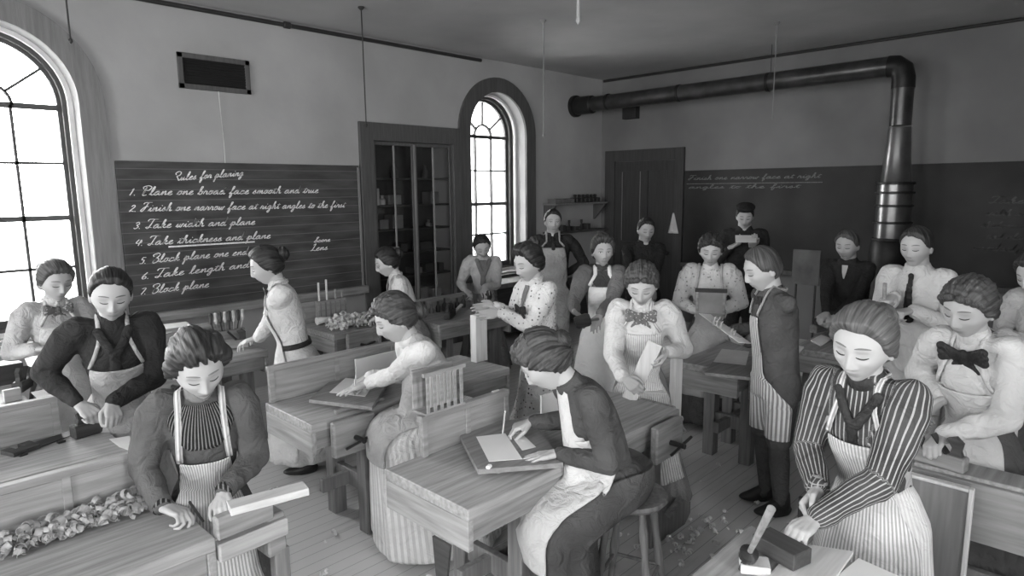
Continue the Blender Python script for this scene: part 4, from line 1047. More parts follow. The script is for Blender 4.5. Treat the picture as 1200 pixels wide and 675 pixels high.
    def apron_rows(bib_top=.70, bib_w=42, hem=.3, wang=70, n=26, seat_len=None, waist=.2):
        rows = []
        if bib_top:
            for t in np.linspace(bib_top, waist, 12):
                c, u, f = at(t); rows.append((c, f, X, np.interp(t, [waist, bib_top], [bib_w*1.45, bib_w]), .27 if seat else .6))
        c0 = at(waist)[0]
        if not seat:
            for q in np.linspace(.04, 1, n):
                z_ = c0[2]+(hem-c0[2])*q; rows.append((np.array([0, np.interp(q, [0, .3, 1], [c0[1], at(0)[0][1], 0]), z_]), np.array([0, 1., 0]), X, min(wang, 45+q*120)))
        else:
            h0 = at(0)[0]; KY = h0[1]+.40*k
            for t in (.12, .06): c, u, f = at(t); rows.append((c, f, X, 55, .25))
            for q in (30, 55, 75): rows.append((h0+[0, .04+.0006*q, -.02], np.array([0, math.cos(R(q)), math.sin(R(q))]), X, 55, .28))
            for q in np.linspace(.0, 1, 9): rows.append((np.array([0, h0[1]+.12+(KY-h0[1]-.20)*q, hipz-.12-slope*q*.8]), np.array([0, .1*q+slope*2, 1.]), X, 52))
            for q in (70, 50, 30, 12): rows.append((np.array([0, KY-.08, hipz-.12-slope*.8]), np.array([0, math.cos(R(q)), math.sin(R(q))]), X, 55))
            L_ = seat_len or .15
            for q in np.linspace(.15, 1, 7): rows.append((np.array([0, KY-.08, hipz-.12-slope*.8-L_*q]), np.array([0, 1., 0]), X, 58))
        return rows
    if apron:
        ap = dict(apron); am = ap.pop('m'); straps = ap.pop('straps', 'neck'); sw_ = ap.pop('sw', .010); sang = ap.pop('sang', None)
        rows = apron_rows(**ap); drape(rows, 'apron', am, nu=31 if vox < .0045 else 23)
        bt = ap.get('bib_top', .70); bw = ap.get('bib_w', 42)
        if straps and bt:
            for s in (-1, 1):
                vs = []
                c, u, f = at(bt-.01); dr = f*math.cos(R(bw))+X*s*math.sin(R(bw)); p0 = cast(c, dr, .008, .6, bvt); x0_ = abs(p0[0]); pc = [(p0, f)]
                xe = sx or (.060 if straps == 'neck' else .088)*k
                for q in np.linspace(.12, 1, 9):
                    t = bt+(.93-bt)*q; c, u, f = at(t); xx = x0_+(xe-x0_)*q; pc.append((cast(c+X*s*xx, f, .010, .4), f))
                for dg_, t in ((30, .93), (60, .93), (90, .92), (118, .92)) if straps != 'neck' else ((30, .94), (55, .95), (78, .955)):
                    c, u, f = at(t-.04); dr = f*math.cos(R(dg_))+u*math.sin(R(dg_)); pc.append((cast(c+X*s*xe, dr, .010, .4), dr))
                if straps == 'neck':
                    for A_, t in ((125, 1.02), (150, 1.03), (178, 1.035)): c, u, f = at(t); dr = f*math.cos(R(A_))+X*s*math.sin(R(A_)); pc.append((cast(c, dr, .010, .3), dr))
                else:
                    for t in (.8, .6, .4): c, u, f = at(t); pc.append((cast(c+X*s*xe*.8, -f, .010, .4), -f))
                for i, (p, dr) in enumerate(pc):
                    tg = nrm(pc[min(i+1, len(pc)-1)][0]-pc[max(i-1, 0)][0]); sd = nrm(np.cross(tg, dr)); vs += [p-sd*sw_, p+dr*.003, p+sd*sw_]
                fs = []
                for i in range(len(pc)-1): b = 3*i; fs += [(b, b+1, b+4, b+3), (b+1, b+2, b+5, b+4)]
                me = to_mesh(vs, fs); attr(me, 'su', np.tile([-sw_, 0, sw_], len(pc))+3); attr(me, 'sv', np.repeat(np.arange(len(pc))*.04, 3)+3)
                a = lap(co(me), edges(me), 1, .3); setco(me, a)
                ob = link('apron_strap', me, am, root, True); md = ob.modifiers.new('t', 'SOLIDIFY'); md.thickness = .003; md.offset = 1
    if yoke:
        ym, t0, t1, ha = yoke
        rows = [(*[at(t)[i] for i in (0,)], at(t)[2], X, ha) for t in np.linspace(t1, t0, 12)]
        rows2 = []
        for j, (c, f, x_, h_) in enumerate(rows): rows2.append((c, f, x_, h_*(1-.75*(j/11)**1.6)))
        drape(rows2, 'yoke', ym, off=.005, nu=23, thick=.003)
    for e in [e for e in extra if isinstance(e, dict)]:
        kd = e['kind']; c, u, f = at(e.get('t', .97)); p = cast(c, f, .012); em = e['m']; sz = e.get('s', 1.0)*k
        if kd == 'bow':
            mb = MB(); pr = []
            for s in (-1, 1):
                for q in (-1, 0, 1): pr.append(capsule(p, p+X*s*.062*sz+u*(.020*q+.004)*sz+f*.006, .009*sz, .016*sz, 12, fl=(f, .7)))
                for q in (0, 1, 2): pr.append(capsule(p, p+X*s*(.018+.012*q)*sz-u*(.085-.014*q)*sz+f*.004, .007*sz, .012*sz, 10, fl=(f, .7)))
            pr.append(capsule(p-u*.008, p+u*.008, .014*sz, .014*sz, 12)); me = remesh(pr, .0045, 1, .4); a = co(me); attr(me, 'su', a[:, 0]); attr(me, 'sv', a[:, 2]); link('bow', me, em, root, True)
        elif kd == 'tie':
            pr = [capsule(p+u*.01, p-u*.01, .015*sz, .012*sz, 12)]; L_ = e.get('L', .26)
            pts = []
            for q in np.linspace(0, 1, 7):
                c2, u2, f2 = at(e.get('t', .97)-q*L_/(.325*S)); pts.append(cast(c2, f2, .010))
            for i in range(6): pr.append(capsule(pts[i], pts[i+1], (.012+.018*i/6)*sz, (.012+.018*(i+1)/6)*sz, 14, fl=(f, .30)))
            me = remesh(pr, .0045, 1, .4); link('necktie', me, em, root, True)
        elif kd == 'front':       # shirt front / vest opening
            rows = []
            for j, t in enumerate(np.linspace(e.get('t1', 1.02), e.get('t0', .72), 10)): c2, u2, f2 = at(t); rows.append((c2, f2, X, e.get('ha', 30)*(1-j/9.5)))
            drape(rows, e.get('name', 'shirt_front'), em, off=.005, nu=11, thick=.003)
        elif kd == 'scarf':
            pr = []
            for s in (-1, 1):
                pts = []
                for q in np.linspace(0, 1, 6):
                    c2, u2, f2 = at(.985-q*e.get('L', .3)); pts.append(cast(c2+X*s*(.062*(1-q)+.004), f2, .006, .4))
                for i in range(5): pr.append(capsule(pts[i], pts[i+1], .022*sz, .020*sz, 12, fl=(f, .6)))
            pr.append(capsule(pts[-1], pts[-1]-u*.09+f*.01, .022*sz, .030*sz, 12, fl=(f, .5))); me = remesh(pr, .006, 2, .5); a = co(me); attr(me, 'su', a[:, 0]+3); attr(me, 'sv', a[:, 2]+3); link('neckerchief', me, em, root, True)
        elif kd == 'belt':
            c2, u2, f2 = at(.2); rows = [(at(t)[0], at(t)[2], X, 180) for t in (.24, .20, .16)]; drape(rows, 'belt', em, off=.008, nu=41, it=0, thick=.004)
        elif kd == 'cap':
            cv, cf = sphere(48, 24); q = cv*[.093, .108, .045]; q[:, 2] = np.maximum(q[:, 2], -.012); q = q+[0, .0, .098]; 
            br_, bf_ = sphere(36, 12); b_ = br_*[.075, .055, .006]+[0, .085, .088]
            vv, ff = join([(q*hs, cf), (b_*hs, bf_)]); link('cap', to_mesh((Hr@vv.T).T+hc, ff), em, root, True)
    return root
# ================================================================== BENCHES AND TOOLS
w_top = wood('bench_top_wood', .54, 'x', .07, 3.5); w_side = wood('bench_side_wood', .49, 'x', .07); w_leg = wood('bench_leg_wood', .42, 'z', .06); w_topy = wood('bench_top_wood_y', .50, 'y', .08)
w_panel = wood('panel_wood', .50, 'x', .06); w_light = wood('fresh_pine', .72, 'x', .05); w_lighty = wood('fresh_pine_y', .78, 'y', .05); w_lightz = wood('fresh_pine_z', .74, 'z', .05)
w_sidey = wood('bench_side_wood_y', .54, 'y', .07); w_panely = wood('panel_wood_y', .50, 'y', .05); w_boardz = wood('panel_board_z', .46, 'z', .04); w_dark = wood('oiled_dark_wood', .24, 'x', .04); w_board = wood('drawing_board_wood', .46, 'x', .05)
m_iron = mat('tool_steel', .22, .35, .04, metal=.6, spec=.5); m_steel = mat('bright_steel', .6, .3, .05, metal=.8); w_rail = wood('rail_wood', .60, 'x', .05); m_paper = mat('paper', .84, .9, .02); m_paper2 = mat('old_paper', .74, .9, .04)
BZ = .78
def bench(name, label, x0, x1, y0, y1, part=None, px1=None, z=BZ, vise='left', end_h=.13, px0=None, lin_=.34):
    root = empty(name, ((x0+x1)/2, (y0+y1)/2, 0), 0, label, 'workbench'); L0 = root.location
    MB().b2((x0, y0, z-.05), (x1, y1, z), bev=.004).build('bench_top', w_top, root, rel=L0)
    mb = MB(); mb.b2((x0+.03, y0+.012, z-.05-.10), (x1-.03, y0+.040, z-.051)); mb.build('front_apron', w_side, root, rel=L0)
    MB().b2((x0+.03, y1-.04, z-.15), (x1-.03, y1-.012, z-.051)).build('back_apron', w_side, root, rel=L0)
    for xx in (x0+.0, x1-.03): MB().b2((xx, y0+.003, z-.05-end_h), (xx+.03, y1-.003, z-.051)).build('end_board', w_sidey, root, rel=L0)
    for xx in ((x0+lin_, x1-.19) if x1-x0 > .3 else (x0+.035,)):
        for yy in (y0+.045, y1-.13): MB().b2((xx, yy, .0), (xx+.085, yy+.085, z-.15), bev=.004).build('leg', w_leg, root, rel=L0)
        MB().b2((xx+.02, y0+.0, .0), (xx+.065, y1+.0, .075), bev=.01).build('foot_rail', w_leg, root, rel=L0) if False else None
        MB().b2((xx+.02, y0+.13, .24), (xx+.06, y1-.13, .34)).build('end_stretcher', w_leg, root, rel=L0)
    MB().b2((x0+.18, (y0+y1)/2-.02, .25), (x1-.18, (y0+y1)/2+.02, .33)).build('long_stretcher', w_leg, root, rel=L0)
    if part:
        a, b = (px0 if px0 is not None else x0+.02), (px1 or x1-.02); h = part; yp = y1-.028; mb = MB()
        mb.b2((a, yp, z+.001), (b, yp+.024, z+h)); mb.b2((a-.004, yp-.008, z+h-.025), (b+.004, yp+.032, z+h+.006))
        n = max(2, int((b-a)/.3))
        for i in range(n+1): xx = a+(b-a-.03)*i/n; mb.b2((xx, yp-.008, z+.001), (xx+.03, yp, z+h-.02))
        mb.build('tool_partition', w_panel, root, rel=L0)
    if vise:
        xv = x0+.22 if vise == 'left' else x1-.22
        v = MB().b2((xv-.13, y0-.075, z-.20), (xv+.13, y0-.03, z-.002), bev=.008).build('vise_jaw', w_side, root, rel=L0)
        MB().tube([(xv, y0-.16, z-.11), (xv, y0+.01, z-.11)], .014, 12).build('vise_screw', m_iron, v, rel=L0)
        MB().tube([(xv-.10, y0-.14, z-.13), (xv+.10, y0-.14, z-.09)], .008, 8).build('vise_handle', m_iron, v, rel=L0)
    return root
bench('workbench', 'front left workbench with worn top, shavings and a low tool partition', -.75, .80, 2.27, 2.80, .205, vise=None)
bench('workbench', 'left workbench second from the front, holding a saw before the grey-aproned planer', -.75, .84, 3.40, 3.90, .20, px1=.66, vise=None)
bench('workbench', 'cluttered left workbench under the large window with scraps and papers', -.75, .66, 4.62, 5.15, None, vise=None)
bench('workbench', 'workbench with sloped drawing board where the white-skirted woman writes', 1.60, 3.10, 3.05, 3.58, .21, px1=2.5)
bench('workbench', 'centre front workbench with drawing board and slatted tool box on its partition', 1.55, 3.13, 1.76, 2.31, .19, px1=2.3, px0=1.74, vise='right', end_h=.13)
bench('workbench', 'workbench with chisel rack in front of the chalked rules', 1.25, 2.20, 4.80, 5.40, .16, lin_=.12)
bench('workbench', 'small workbench heaped with pale shavings below the blackboard corner', 2.82, 3.30, 4.88, 5.50, .20, lin_=.08)
bench('workbench', 'dark workbench with row of tools in front of the glazed cupboard', 3.68, 4.62, 4.52, 5.10, .14, vise=None, end_h=.17, lin_=.12)
bench('workbench', 'workbench with papers behind the boy in striped apron', 4.02, 4.85, 1.84, 2.30, None)
bench('workbench', 'rear right workbench used by the young man in black coat', 4.95, 5.75, 1.30, 1.86, None, vise=None, lin_=.15)
bench('workbench', 'lower right corner workbench with white paper and iron brace', 1.25, 2.18, .05, .93, None, vise=None)
bench('workbench', 'narrow right workbench with deep grey apron in front of the bow-tied woman', 3.20, 3.36, -.90, .64, None, vise=None, end_h=.05, lin_=.02)
bench('workbench', 'workbench behind the bow-tied woman at the right edge of the room', 4.0, 4.6, -.9, .20, .15, vise=None, lin_=.1)

# deep front boards facing the aisle on the right bench
MB().b2((3.17, -.90, .51), (3.199, .64, .765)).build('front_board', w_panely)
fb = bpy.data.objects['front_board']; tag(fb, 'wide plain board fixed along the narrow right workbench, facing the aisle', 'board')
p = empty('framed_panel', (3.08, .5, 0), label='framed panel standing upright behind the striped-sleeved woman, pale right edge', cat='panel')
mb = MB(); mb.b2((3.07, .41, .0), (3.09, .66, .76)); mb.build('panel', w_boardz, p, rel=p.location)
mb = MB(); mb.b2((3.062, .395, .0), (3.098, .412, .775)); mb.b2((3.062, .412, .76), (3.098, .66, .775)); mb.build('edge_strip', w_lightz, p, rel=p.location)
p = empty('framed_panel', (4.1, .33, 0), label='second framed panel standing behind the bow-tied woman at right', cat='panel')
q0, q1 = atx(1150, 488, 4.12), atx(1190, 500, 4.12)
MB().b2((4.11, q1.y, 0), (4.13, q0.y, q0.z)).build('panel', w_boardz, p, rel=p.location); MB().b2((4.105, q1.y-.012, 0), (4.135, q1.y, q0.z+.01)).build('edge_strip', w_lightz, p, rel=p.location)

def flat(name, pts, z, th, m, label, cat, group=None, tilt=0):
    """thin plate through pixel corners lying at height z"""
    P = [atz(x, y, z) for x, y in pts]; c = sum(P, Vector())/len(P); mb = MB(); mb.prism([((p-c).x, (p-c).y) for p in P][::1], th)
    o = mb.build(name, m); o.location = (c.x, c.y, z); bm = bmesh.new(); bm.from_mesh(o.data); bmesh.ops.recalc_face_normals(bm, faces=bm.faces); bm.to_mesh(o.data); bm.free()
    if tilt: o.rotation_euler.x = tilt
    return tag(o, label, cat, group)
def plank(name, a, b, w, th, m, label, cat, up=(0, 0, 1)):
    a, b = Vector(a), Vector(b); d = (b-a); L = d.length; d.normalize(); s = Vector(up).cross(d).normalized(); u = d.cross(s)
    o = MB().box((0, 0, 0), (L, w, th), Matrix((d, s, u)).transposed(), bev=.002).build(name, m); o.location = (a+b)/2; return tag(o, label, cat)
def plane_tool(loc, rz, label, m=None, L=.30, group=None):
    root = empty('hand_plane', loc, rz, label, 'hand plane', group)
    mb = MB(); mb.box((0, 0, .033), (L, .062, .066), bev=.006); mb.build('stock', m or w_side, root)
    mb = MB(); mb.prism([(-.30*L-.03, .066), (-.30*L+.02, .066), (-.30*L+.012, .10), (-.30*L+.035, .135), (-.30*L+.0, .15), (-.30*L-.028, .125), (-.30*L-.022, .09)], .024, (0, .012, 0), (1, 0, 0), (0, 0, 1)); mb.build('tote', w_dark, root)
    mb = MB(); mb.lathe([(.016, .066), (.012, .08), (.019, .10), (.014, .118), (.002, .122)], (.34*L, 0, 0), n=14); mb.build('knob', w_dark, root)
    MB().box((-.01, 0, .095), (.006, .044, .11), Matrix.Rotation(R(40), 3, 'Y')).build('plane_iron', m_iron, root)
    return root
def curls(name, centers, m, label, cat='shavings', n=60, r=.05, zs=0, seed=1, size=1.0, heap=.05):
    rg = random.Random(seed); mb = MB()
    for _ in range(n):
        c = rg.choice(centers); a = rg.uniform(0, 6.28); d = r*math.sqrt(rg.random()); x, y = c[0]+d*math.cos(a), c[1]+d*math.sin(a)
        zz = c[2]+rg.uniform(.0, heap)*(1-d/r*.8)+.004; R0 = rg.uniform(.008, .02)*size; w = rg.uniform(.010, .022)*size; tw = rg.uniform(2.5, 7); N_ = 12
        M = Matrix.Rotation(rg.uniform(0, 6.28), 3, 'Z') @ Matrix.Rotation(rg.uniform(-.6, .6)+R(90), 3, 'X'); vs = []
        for i in range(N_+1):
            t = i/N_; an = tw*t; rr = R0*(1-.35*t); p = Vector((rr*math.cos(an), rr*math.sin(an), -w/2+.012*t)); q = p+Vector((0, 0, w))
            for v in (p, q): u = M @ v; vs.append((x+u.x, y+u.y, max(zz+u.z+R0*.8, c[2]+.001)))
        fs = [(2*i, 2*i+1, 2*i+3, 2*i+2) for i in range(N_)]; mb.add(vs, fs)
    o = mb.build(name, m); tag(o, label, cat, kind='stuff'); sd = o.modifiers.new('t', 'SOLIDIFY'); sd.thickness = .0012
    return o
m_shav = mat('pine_shaving', .78, .8, .06, 20); m_shav_d = mat('dull_shaving', .58, .85, .08, 20)

# --- bench A (front left)
curls('wood_shavings', [(x, 2.70-.02*random.Random(i).random(), BZ) for i, x in enumerate(np.linspace(.22, .70, 14))], m_shav_d, 'heap of curled shavings against the front left partition', n=420, r=.055, heap=.085, seed=3, size=1.15)
q = atz(246, 626, BZ)
plank('pine_board', W(268, 598, .87) if False else tuple(atz(268, 596, .86)), tuple(atz(359, 572, .86)), .075, .03, w_light, 'pale pine board held in the vise of the front left workbench', 'board')
v = empty('shoulder_vise', (.95, 2.30, 0), label='heavy wooden shoulder vise at the right end of the front left workbench', cat='vise'); L0 = v.location
a, b = atz(252, 622, .80), atz(318, 596, .80); dx = (b-a); dx.z = 0
def blk(a, b, w, z0, z1, name, m, sh=0):
    a, b = Vector(a), Vector(b); d = (b-a).normalized(); s = Vector((-d.y, d.x, 0)); M = Matrix((d, s, Vector((0, 0, 1)))).transposed(); c = (a+b)/2+s*sh; c.z = (z0+z1)/2
    return MB().box(c, ((b-a).length, w, z1-z0), M, bev=.006).build(name, m, v, rel=L0)
blk(a, b, .045, .765, .85, 'front_jaw', w_side, .0)
blk(a, Vector(b)+(b-a)*.25, .05, .68, .75, 'lower_rail', w_rail, .0)
blk(b-(b-a)*.10, Vector(b)+(b-a)*.25, .12, .60, .77, 'end_block', w_side, .06)
c_ = b+(b-a)*.15; MB().b2((c_.x-.03, c_.y+.0, .45), (c_.x+.03, c_.y+.05, .62)).build('vise_guide', w_leg, v, rel=L0)
MB().b2((c_.x-.035, c_.y+.01, .0), (c_.x+.035, c_.y+.07, .62)).build('support_post', w_leg, v, rel=L0) if False else None
pg = tuple(atz(222, 588, .90)); pe = tuple(atz(238, 611, .80)); o = MB().tube([pg, pe], .005, 8).build('marking_awl', m_iron); tag(o, 'dark marking awl in the right hand of the striped-yoke woman', 'awl')

# --- bench A2
plane_tool(tuple(atz(118, 505, BZ+.001))[:2]+(BZ+.001,), R(10), 'dark hand plane under the hands of the dark-bloused woman, left', w_dark, .26)
o = flat('paper_slip', [(128, 515), (152, 511), (157, 530), (140, 524)], BZ+.001, .002, m_paper, 'white slip of paper at the right end of the second left workbench', 'paper')
s_ = empty('hand_saw', tuple(atz(45, 522, BZ))[:2]+(BZ+.004,), R(22), 'dark hand saw lying on the second left workbench', 'saw')
MB().prism([(-.02, -.045), (.38, -.02), (.38, .02), (-.02, .045)], .003, (0, 0, 0)).build('blade', m_iron, s_)
MB().prism([(-.14, -.05), (-.02, -.05), (-.01, .05), (-.06, .055), (-.05, .01), (-.10, .0), (-.10, .05), (-.14, .05)], .02, (0, 0, -.002)).build('handle', w_dark, s_)
for i, (x, y) in enumerate(((27, 534), (72, 519))): p = atz(x, y, BZ); o = MB().box((0, 0, .006), (.035, .02, .012), bev=.002).build('bench_dog', m_iron); o.location = (p.x, p.y, BZ+.0005); o.rotation_euler.z = .3; tag(o, 'small dark iron bench stop set in the second left workbench', 'bench stop', 'bench stops in the left workbench')
# --- bench A3 clutter
def bxpx(name, x, y, z, d, m, label, cat, rz=0, group=None):
    p = atz(x, y, z); o = MB().box((0, 0, d[2]/2), d, bev=.003).build(name, m); o.location = (p.x, p.y, z+.001); o.rotation_euler.z = rz; return tag(o, label, cat, group)
bxpx('wood_block', 15, 470, BZ, (.085, .03, .075), w_light, 'square white wooden block standing on the cluttered left workbench', 'block', .1)
bxpx('tool_chest', 8, 448, BZ, (.16, .16, .13), w_dark, 'small dark box on the cluttered left workbench at the picture edge', 'box', .1)
flat('paper_sheet', [(28, 418), (62, 412), (72, 436), (40, 446)], BZ+.001, .002, m_paper, 'white paper sheet under the window on the cluttered left workbench', 'paper')
flat('paper_sheet', [(36, 460), (60, 455), (70, 462), (44, 468)], BZ+.001, .002, m_paper2, 'cream paper slip near the front of the cluttered left workbench', 'paper')
plane_tool(tuple(atz(30, 455, BZ))[:2]+(BZ+.001,), R(60), 'dark hand plane on the cluttered left workbench beside the white block', w_dark, .22)
plank('wood_scrap', tuple(atz(3, 440, BZ+.03)), tuple(atz(24, 428, BZ+.03)), .03, .02, w_side, 'grey wood scrap lying across the cluttered left workbench', 'wood scrap')
# --- bench K: chisel rack, sheet, clamp
rk = empty('chisel_rack', (2.0, 5.33, BZ+.001), label='fan of chisels in a wooden rack on the bench below the rules', cat='rack'); c = atz(247, 388, BZ); rk.location = (c.x*.97, min(c.y, 5.30), BZ+.001)
MB().box((0, 0, .05), (.26, .05, .10), bev=.004).build('rack_block', w_panel, rk)
for i in range(8):
    xx = -.11+.031*i; t = (xx)*.5
    mb = MB(); mb.tube([(xx, 0, .10), (xx+t*.35, 0, .17)], .005, 8); ch = mb.build('chisel', m_steel if i % 2 else m_iron, rk)
    MB().lathe([(.009, 0), (.013, .02), (.011, .06), (.014, .085), (.006, .092)], (xx+t*.35, 0, .165), (t*.6, 0, 1), 10).build('chisel_handle', w_light if i % 2 else w_dark, ch)
flat('paper_sheet', [(185, 381), (218, 377), (226, 382), (188, 393)], .922, .002, m_paper, 'white sheet on the ledge below the chalked rules', 'paper')
flat('paper_sheet', [(186, 383), (222, 377), (228, 382), (190, 394)], BZ+.0, .002, m_paper, 'white sheet', 'paper') if False else None
bxpx('wood_block', 282, 436, BZ, (.11, .09, .09), w_panel, 'grey wooden block at the bench corner by the profile woman in long apron', 'block', .1) if False else None
plane_tool(tuple(atz(272, 408, BZ))[:2]+(BZ+.001,), R(150), 'hand plane being pushed by the long-aproned woman in profile', w_side, .26)
# --- bench B
BB = flat('drawing_board', [(362, 472), (398, 441), (458, 446), (436, 481)], BZ+.02, .02, w_board, 'dark drawing board under the writing hands of the white-bloused woman', 'drawing board'); BB.rotation_euler = (0, 0, 0)
cl_ = MB(); p1, p2 = atz(368, 470, BZ+.01), atz(432, 478, BZ+.01)
cl_.b2((1.78, 3.10, BZ+.001), (2.1, 3.13, BZ+.019)); o = cl_.build('board_batten', w_board); o.parent = BB; o.matrix_parent_inverse = Matrix.Translation(-BB.location)
flat('paper_sheet', [(386, 460), (405, 443), (440, 447), (428, 465)], BZ+.041, .0015, m_paper, 'white writing sheet on the dark drawing board of the seated white-bloused woman', 'paper')
a, b = atz(404, 428, BZ), atz(447, 420, BZ)
plank('leaning_card', (2.16, 3.50, .87), (2.56, 3.50, .87), .012, .15, m_paper2, 'pale card leaning against the partition behind the writing woman', 'card')
pl = tuple(atz(417, 440, .98)); pe = tuple(atz(415, 458, .84)); o = MB().tube([pl, pe], .004, 8).build('pencil', m_paper2); tag(o, 'pencil upright in the hand of the white-bloused writing woman', 'pencil')
plank('pine_plank', (3.08, 3.34, BZ+.001), (3.08, 3.34, 1.12), .11, .06, w_lightz, 'upright pale plank on the bench end in front of the dotted dress', 'plank', up=(0, 1, 0))
# --- bench C
CB = flat('drawing_board', [(560, 556), (534, 505), (622, 494), (660, 548)], BZ+.02, .022, w_board, 'drawing board under the papers of the dark-dressed seated woman', 'drawing board')
cl_ = MB(); cl_.b2((1.85, 1.90, BZ+.001), (2.2, 1.93, BZ+.019)); o = cl_.build('board_batten', w_board); o.parent = CB; o.matrix_parent_inverse = Matrix.Translation(-CB.location)
flat('paper_sheet', [(573, 541), (558, 512), (592, 508), (612, 538)], BZ+.043, .0015, m_paper, 'large white drawing sheet at centre front under the pencil', 'paper')
flat('paper_slip', [(612, 528), (597, 508), (608, 505), (628, 524)], BZ+.043, .0015, m_paper, 'narrow white paper strip beside the large drawing sheet', 'paper')
bxpx('eraser', 573, 549, BZ+.042, (.028, .018, .014), m_paper, 'small white eraser at the corner of the front drawing board', 'eraser', .4)
pl = tuple(atz(592, 482, .99)); pe = tuple(atz(589, 508, .83)); o = MB().tube([pl, pe], .0042, 8).build('pencil', m_paper2); tag(o, 'pencil upright in the right hand of the dark-dressed seated woman', 'pencil')
a, b = atz(611, 487, BZ+.0), atz(652, 474, BZ+.0)
plank('leaning_card', (a.x+.03, 2.22, BZ+.065), (a.x+.24, 2.22, BZ+.065), .012, .13, m_paper2, 'pale card leaning on the centre front partition before the seated woman', 'card')
rk = empty('slatted_box', (1.86, 2.30, .985), label='small slatted box with white paper standing on the centre front partition', cat='box')
for i in range(6): MB().box((-.10+.04*i, -.045, .10), (.018, .008, .19), bev=.001).build('slat', w_side, rk)
MB().box((0, 0, .006), (.24, .10, .010)).build('base', w_side, rk); MB().box((0, -.045, .19), (.25, .014, .018)).build('top_rail', w_side, rk); MB().box((0, .045, .10), (.24, .01, .19)).build('back', w_side, rk)
o = MB().box((0, 0, .08), (.17, .004, .15)).build('paper_sheet', m_paper); o.location = (1.87, 2.29, .998); tag(o, 'white sheet standing inside the slatted box', 'paper')
bxpx('hanging_tag', 581, 484, .86, (.05, .012, .12), m_paper2, 'pale wooden tag standing by the centre front partition end', 'tag', 0)
o = MB().prism([(-.055, 0), (.055, 0), (.03, -.26), (-.008, -.28)], .012, (0, 0, 0), (1, 0, 0), (0, 0, 1)).build('wooden_wedge', w_dark); p = atx(514, 586, 1.53); o.location = (1.535, p.y, .60); o.rotation_euler.z = R(90); tag(o, 'dark tapered wooden wedge hanging under the left end of the centre bench', 'wedge')
plane_tool((2.72, 2.16, BZ+.001), R(20), 'small dark plane behind the seated woman on the centre front workbench', w_dark, .2)
# plank held by the woman in striped apron
a_, b_ = Vector(atz(737, 468, BZ+.002)), Vector(atz(768, 402, 1.12)); o = plank('pine_board', a_, b_, .085, .016, w_lightz, 'pale board held slanting by the woman in striped apron', 'board', up=(-.7, -.7, .3))
flat('paper_slip', [(742, 452), (775, 456), (782, 462), (750, 460)], BZ+.001, .002, m_paper2, 'pale strip on the far right end of the centre front workbench', 'paper')
# iron vise at right end of C
v = empty('iron_vise', (3.0, 1.72, 0), label='iron vise below the right end of the centre front workbench', cat='vise'); L0 = v.location
MB().b2((2.90, 1.655, .60), (3.14, 1.68, .70)).build('front_jaw', m_iron, v, rel=L0) if False else None
MB().tube([(3.15, 1.9, .66), (3.30, 1.84, .66)], .016, 10).build('screw', m_steel, v, rel=L0); MB().b2((3.165, 1.82, .60), (3.20, 2.05, .765), bev=.006).build('jaw', w_side, v, rel=L0); MB().tube([(3.27, 1.80, .60), (3.27, 1.90, .73)], .008, 8).build('handle', m_steel, v, rel=L0)
# curved foot brace
o = MB().prism([(0, 0), (.30, 0), (.36, .05), (.36, .12), (.28, .16), (.12, .10), (0, .22)], .05, (3.02, 1.86, .0), (1, 0, 0), (0, 0, 1)).build('foot_brace', w_leg); tag(o, 'curved dark wooden foot brace at the right leg of the centre front workbench', 'brace')
# --- bench D: shavings, rods, cone
curls('wood_shavings', [(3.12, 5.12, BZ), (3.02, 5.05, BZ), (3.2, 5.16, BZ), (3.1, 5.2, BZ), (3.25, 5.1, BZ)], m_shav, 'bright heap of curled pine shavings on the bench below the blackboard corner', n=330, r=.15, heap=.09, seed=5, size=1.5)
rk = empty('rod_rack', (3.12, 5.42, BZ+.001), label='upright wooden rack of rods and tools behind the bright shavings', cat='rack')
MB().box((0, 0, .105), (.30, .06, .21), bev=.004).build('rack_box', w_panel, rk)
for i, (xx, h) in enumerate(((-.12, .38), (-.04, .40), (.05, .30), (.12, .27))): MB().tube([(xx, 0, .19), (xx, 0, h)], .010, 8).build('rod', w_light if i < 2 else w_panel, rk)
for i in range(6): MB().box((-.125+.05*i, -.033, .10), (.012, .006, .19)).build('slat', w_leg, rk)
o = MB().lathe([(.035, 0), (.030, .05), (.008, .16)], (0, 0, 0), (1, 0, .05), 14).build('paper_cone', m_paper); o.location = (2.93, 5.36, BZ+.037); tag(o, 'white cone of paper lying left of the rod rack', 'paper cone')
# --- bench E: rows of bottles and tools
x = 3.74
for i in range(9):
    h = .07+.02*(i % 3); o = MB().lathe([(.022, 0), (.024, .01), (.024, h*.6), (.010, h*.85), (.010, h+.02)], n=12).build('bottle', (G_M, m_dark, G_D)[i % 3]); o.location = (x, 5.02, BZ+.001); smooth_angle(o); x += .085
    tag(o, 'small bottle standing along the back of the dark bench before the cupboard', 'bottle', 'bottles at the back of the dark bench')
plane_tool((3.98, 4.72, BZ+.001), R(35), 'hand plane tipped near the left end of the dark bench before the cupboard', w_dark, .24)
for (ax, ay, bx, by, nm) in ((531, 368, 552, 345, 'pale wooden clamp bar slanting on the dark bench under the scarfed woman'), (556, 352, 575, 338, 'short grey clamp bar at the right of the dark bench')):
    A_, B_ = Vector(atz(ax, ay, BZ+.012)), Vector(atz(bx, by, BZ+.10)); B_ = A_+(B_-A_).normalized()*.30; plank('clamp_bar', A_, B_, .03, .022, w_light, nm, 'clamp bar')
o = MB().lathe([(.05, -.03), (.055, 0), (.05, .03)], (0, 0, .0), (0.4, -.8, .2), 20).build('mallet', w_dark); o.location = tuple(atz(571, 346, BZ+.14)); tag(o, 'dark round mallet held over the dark bench by the scarfed woman', 'mallet')
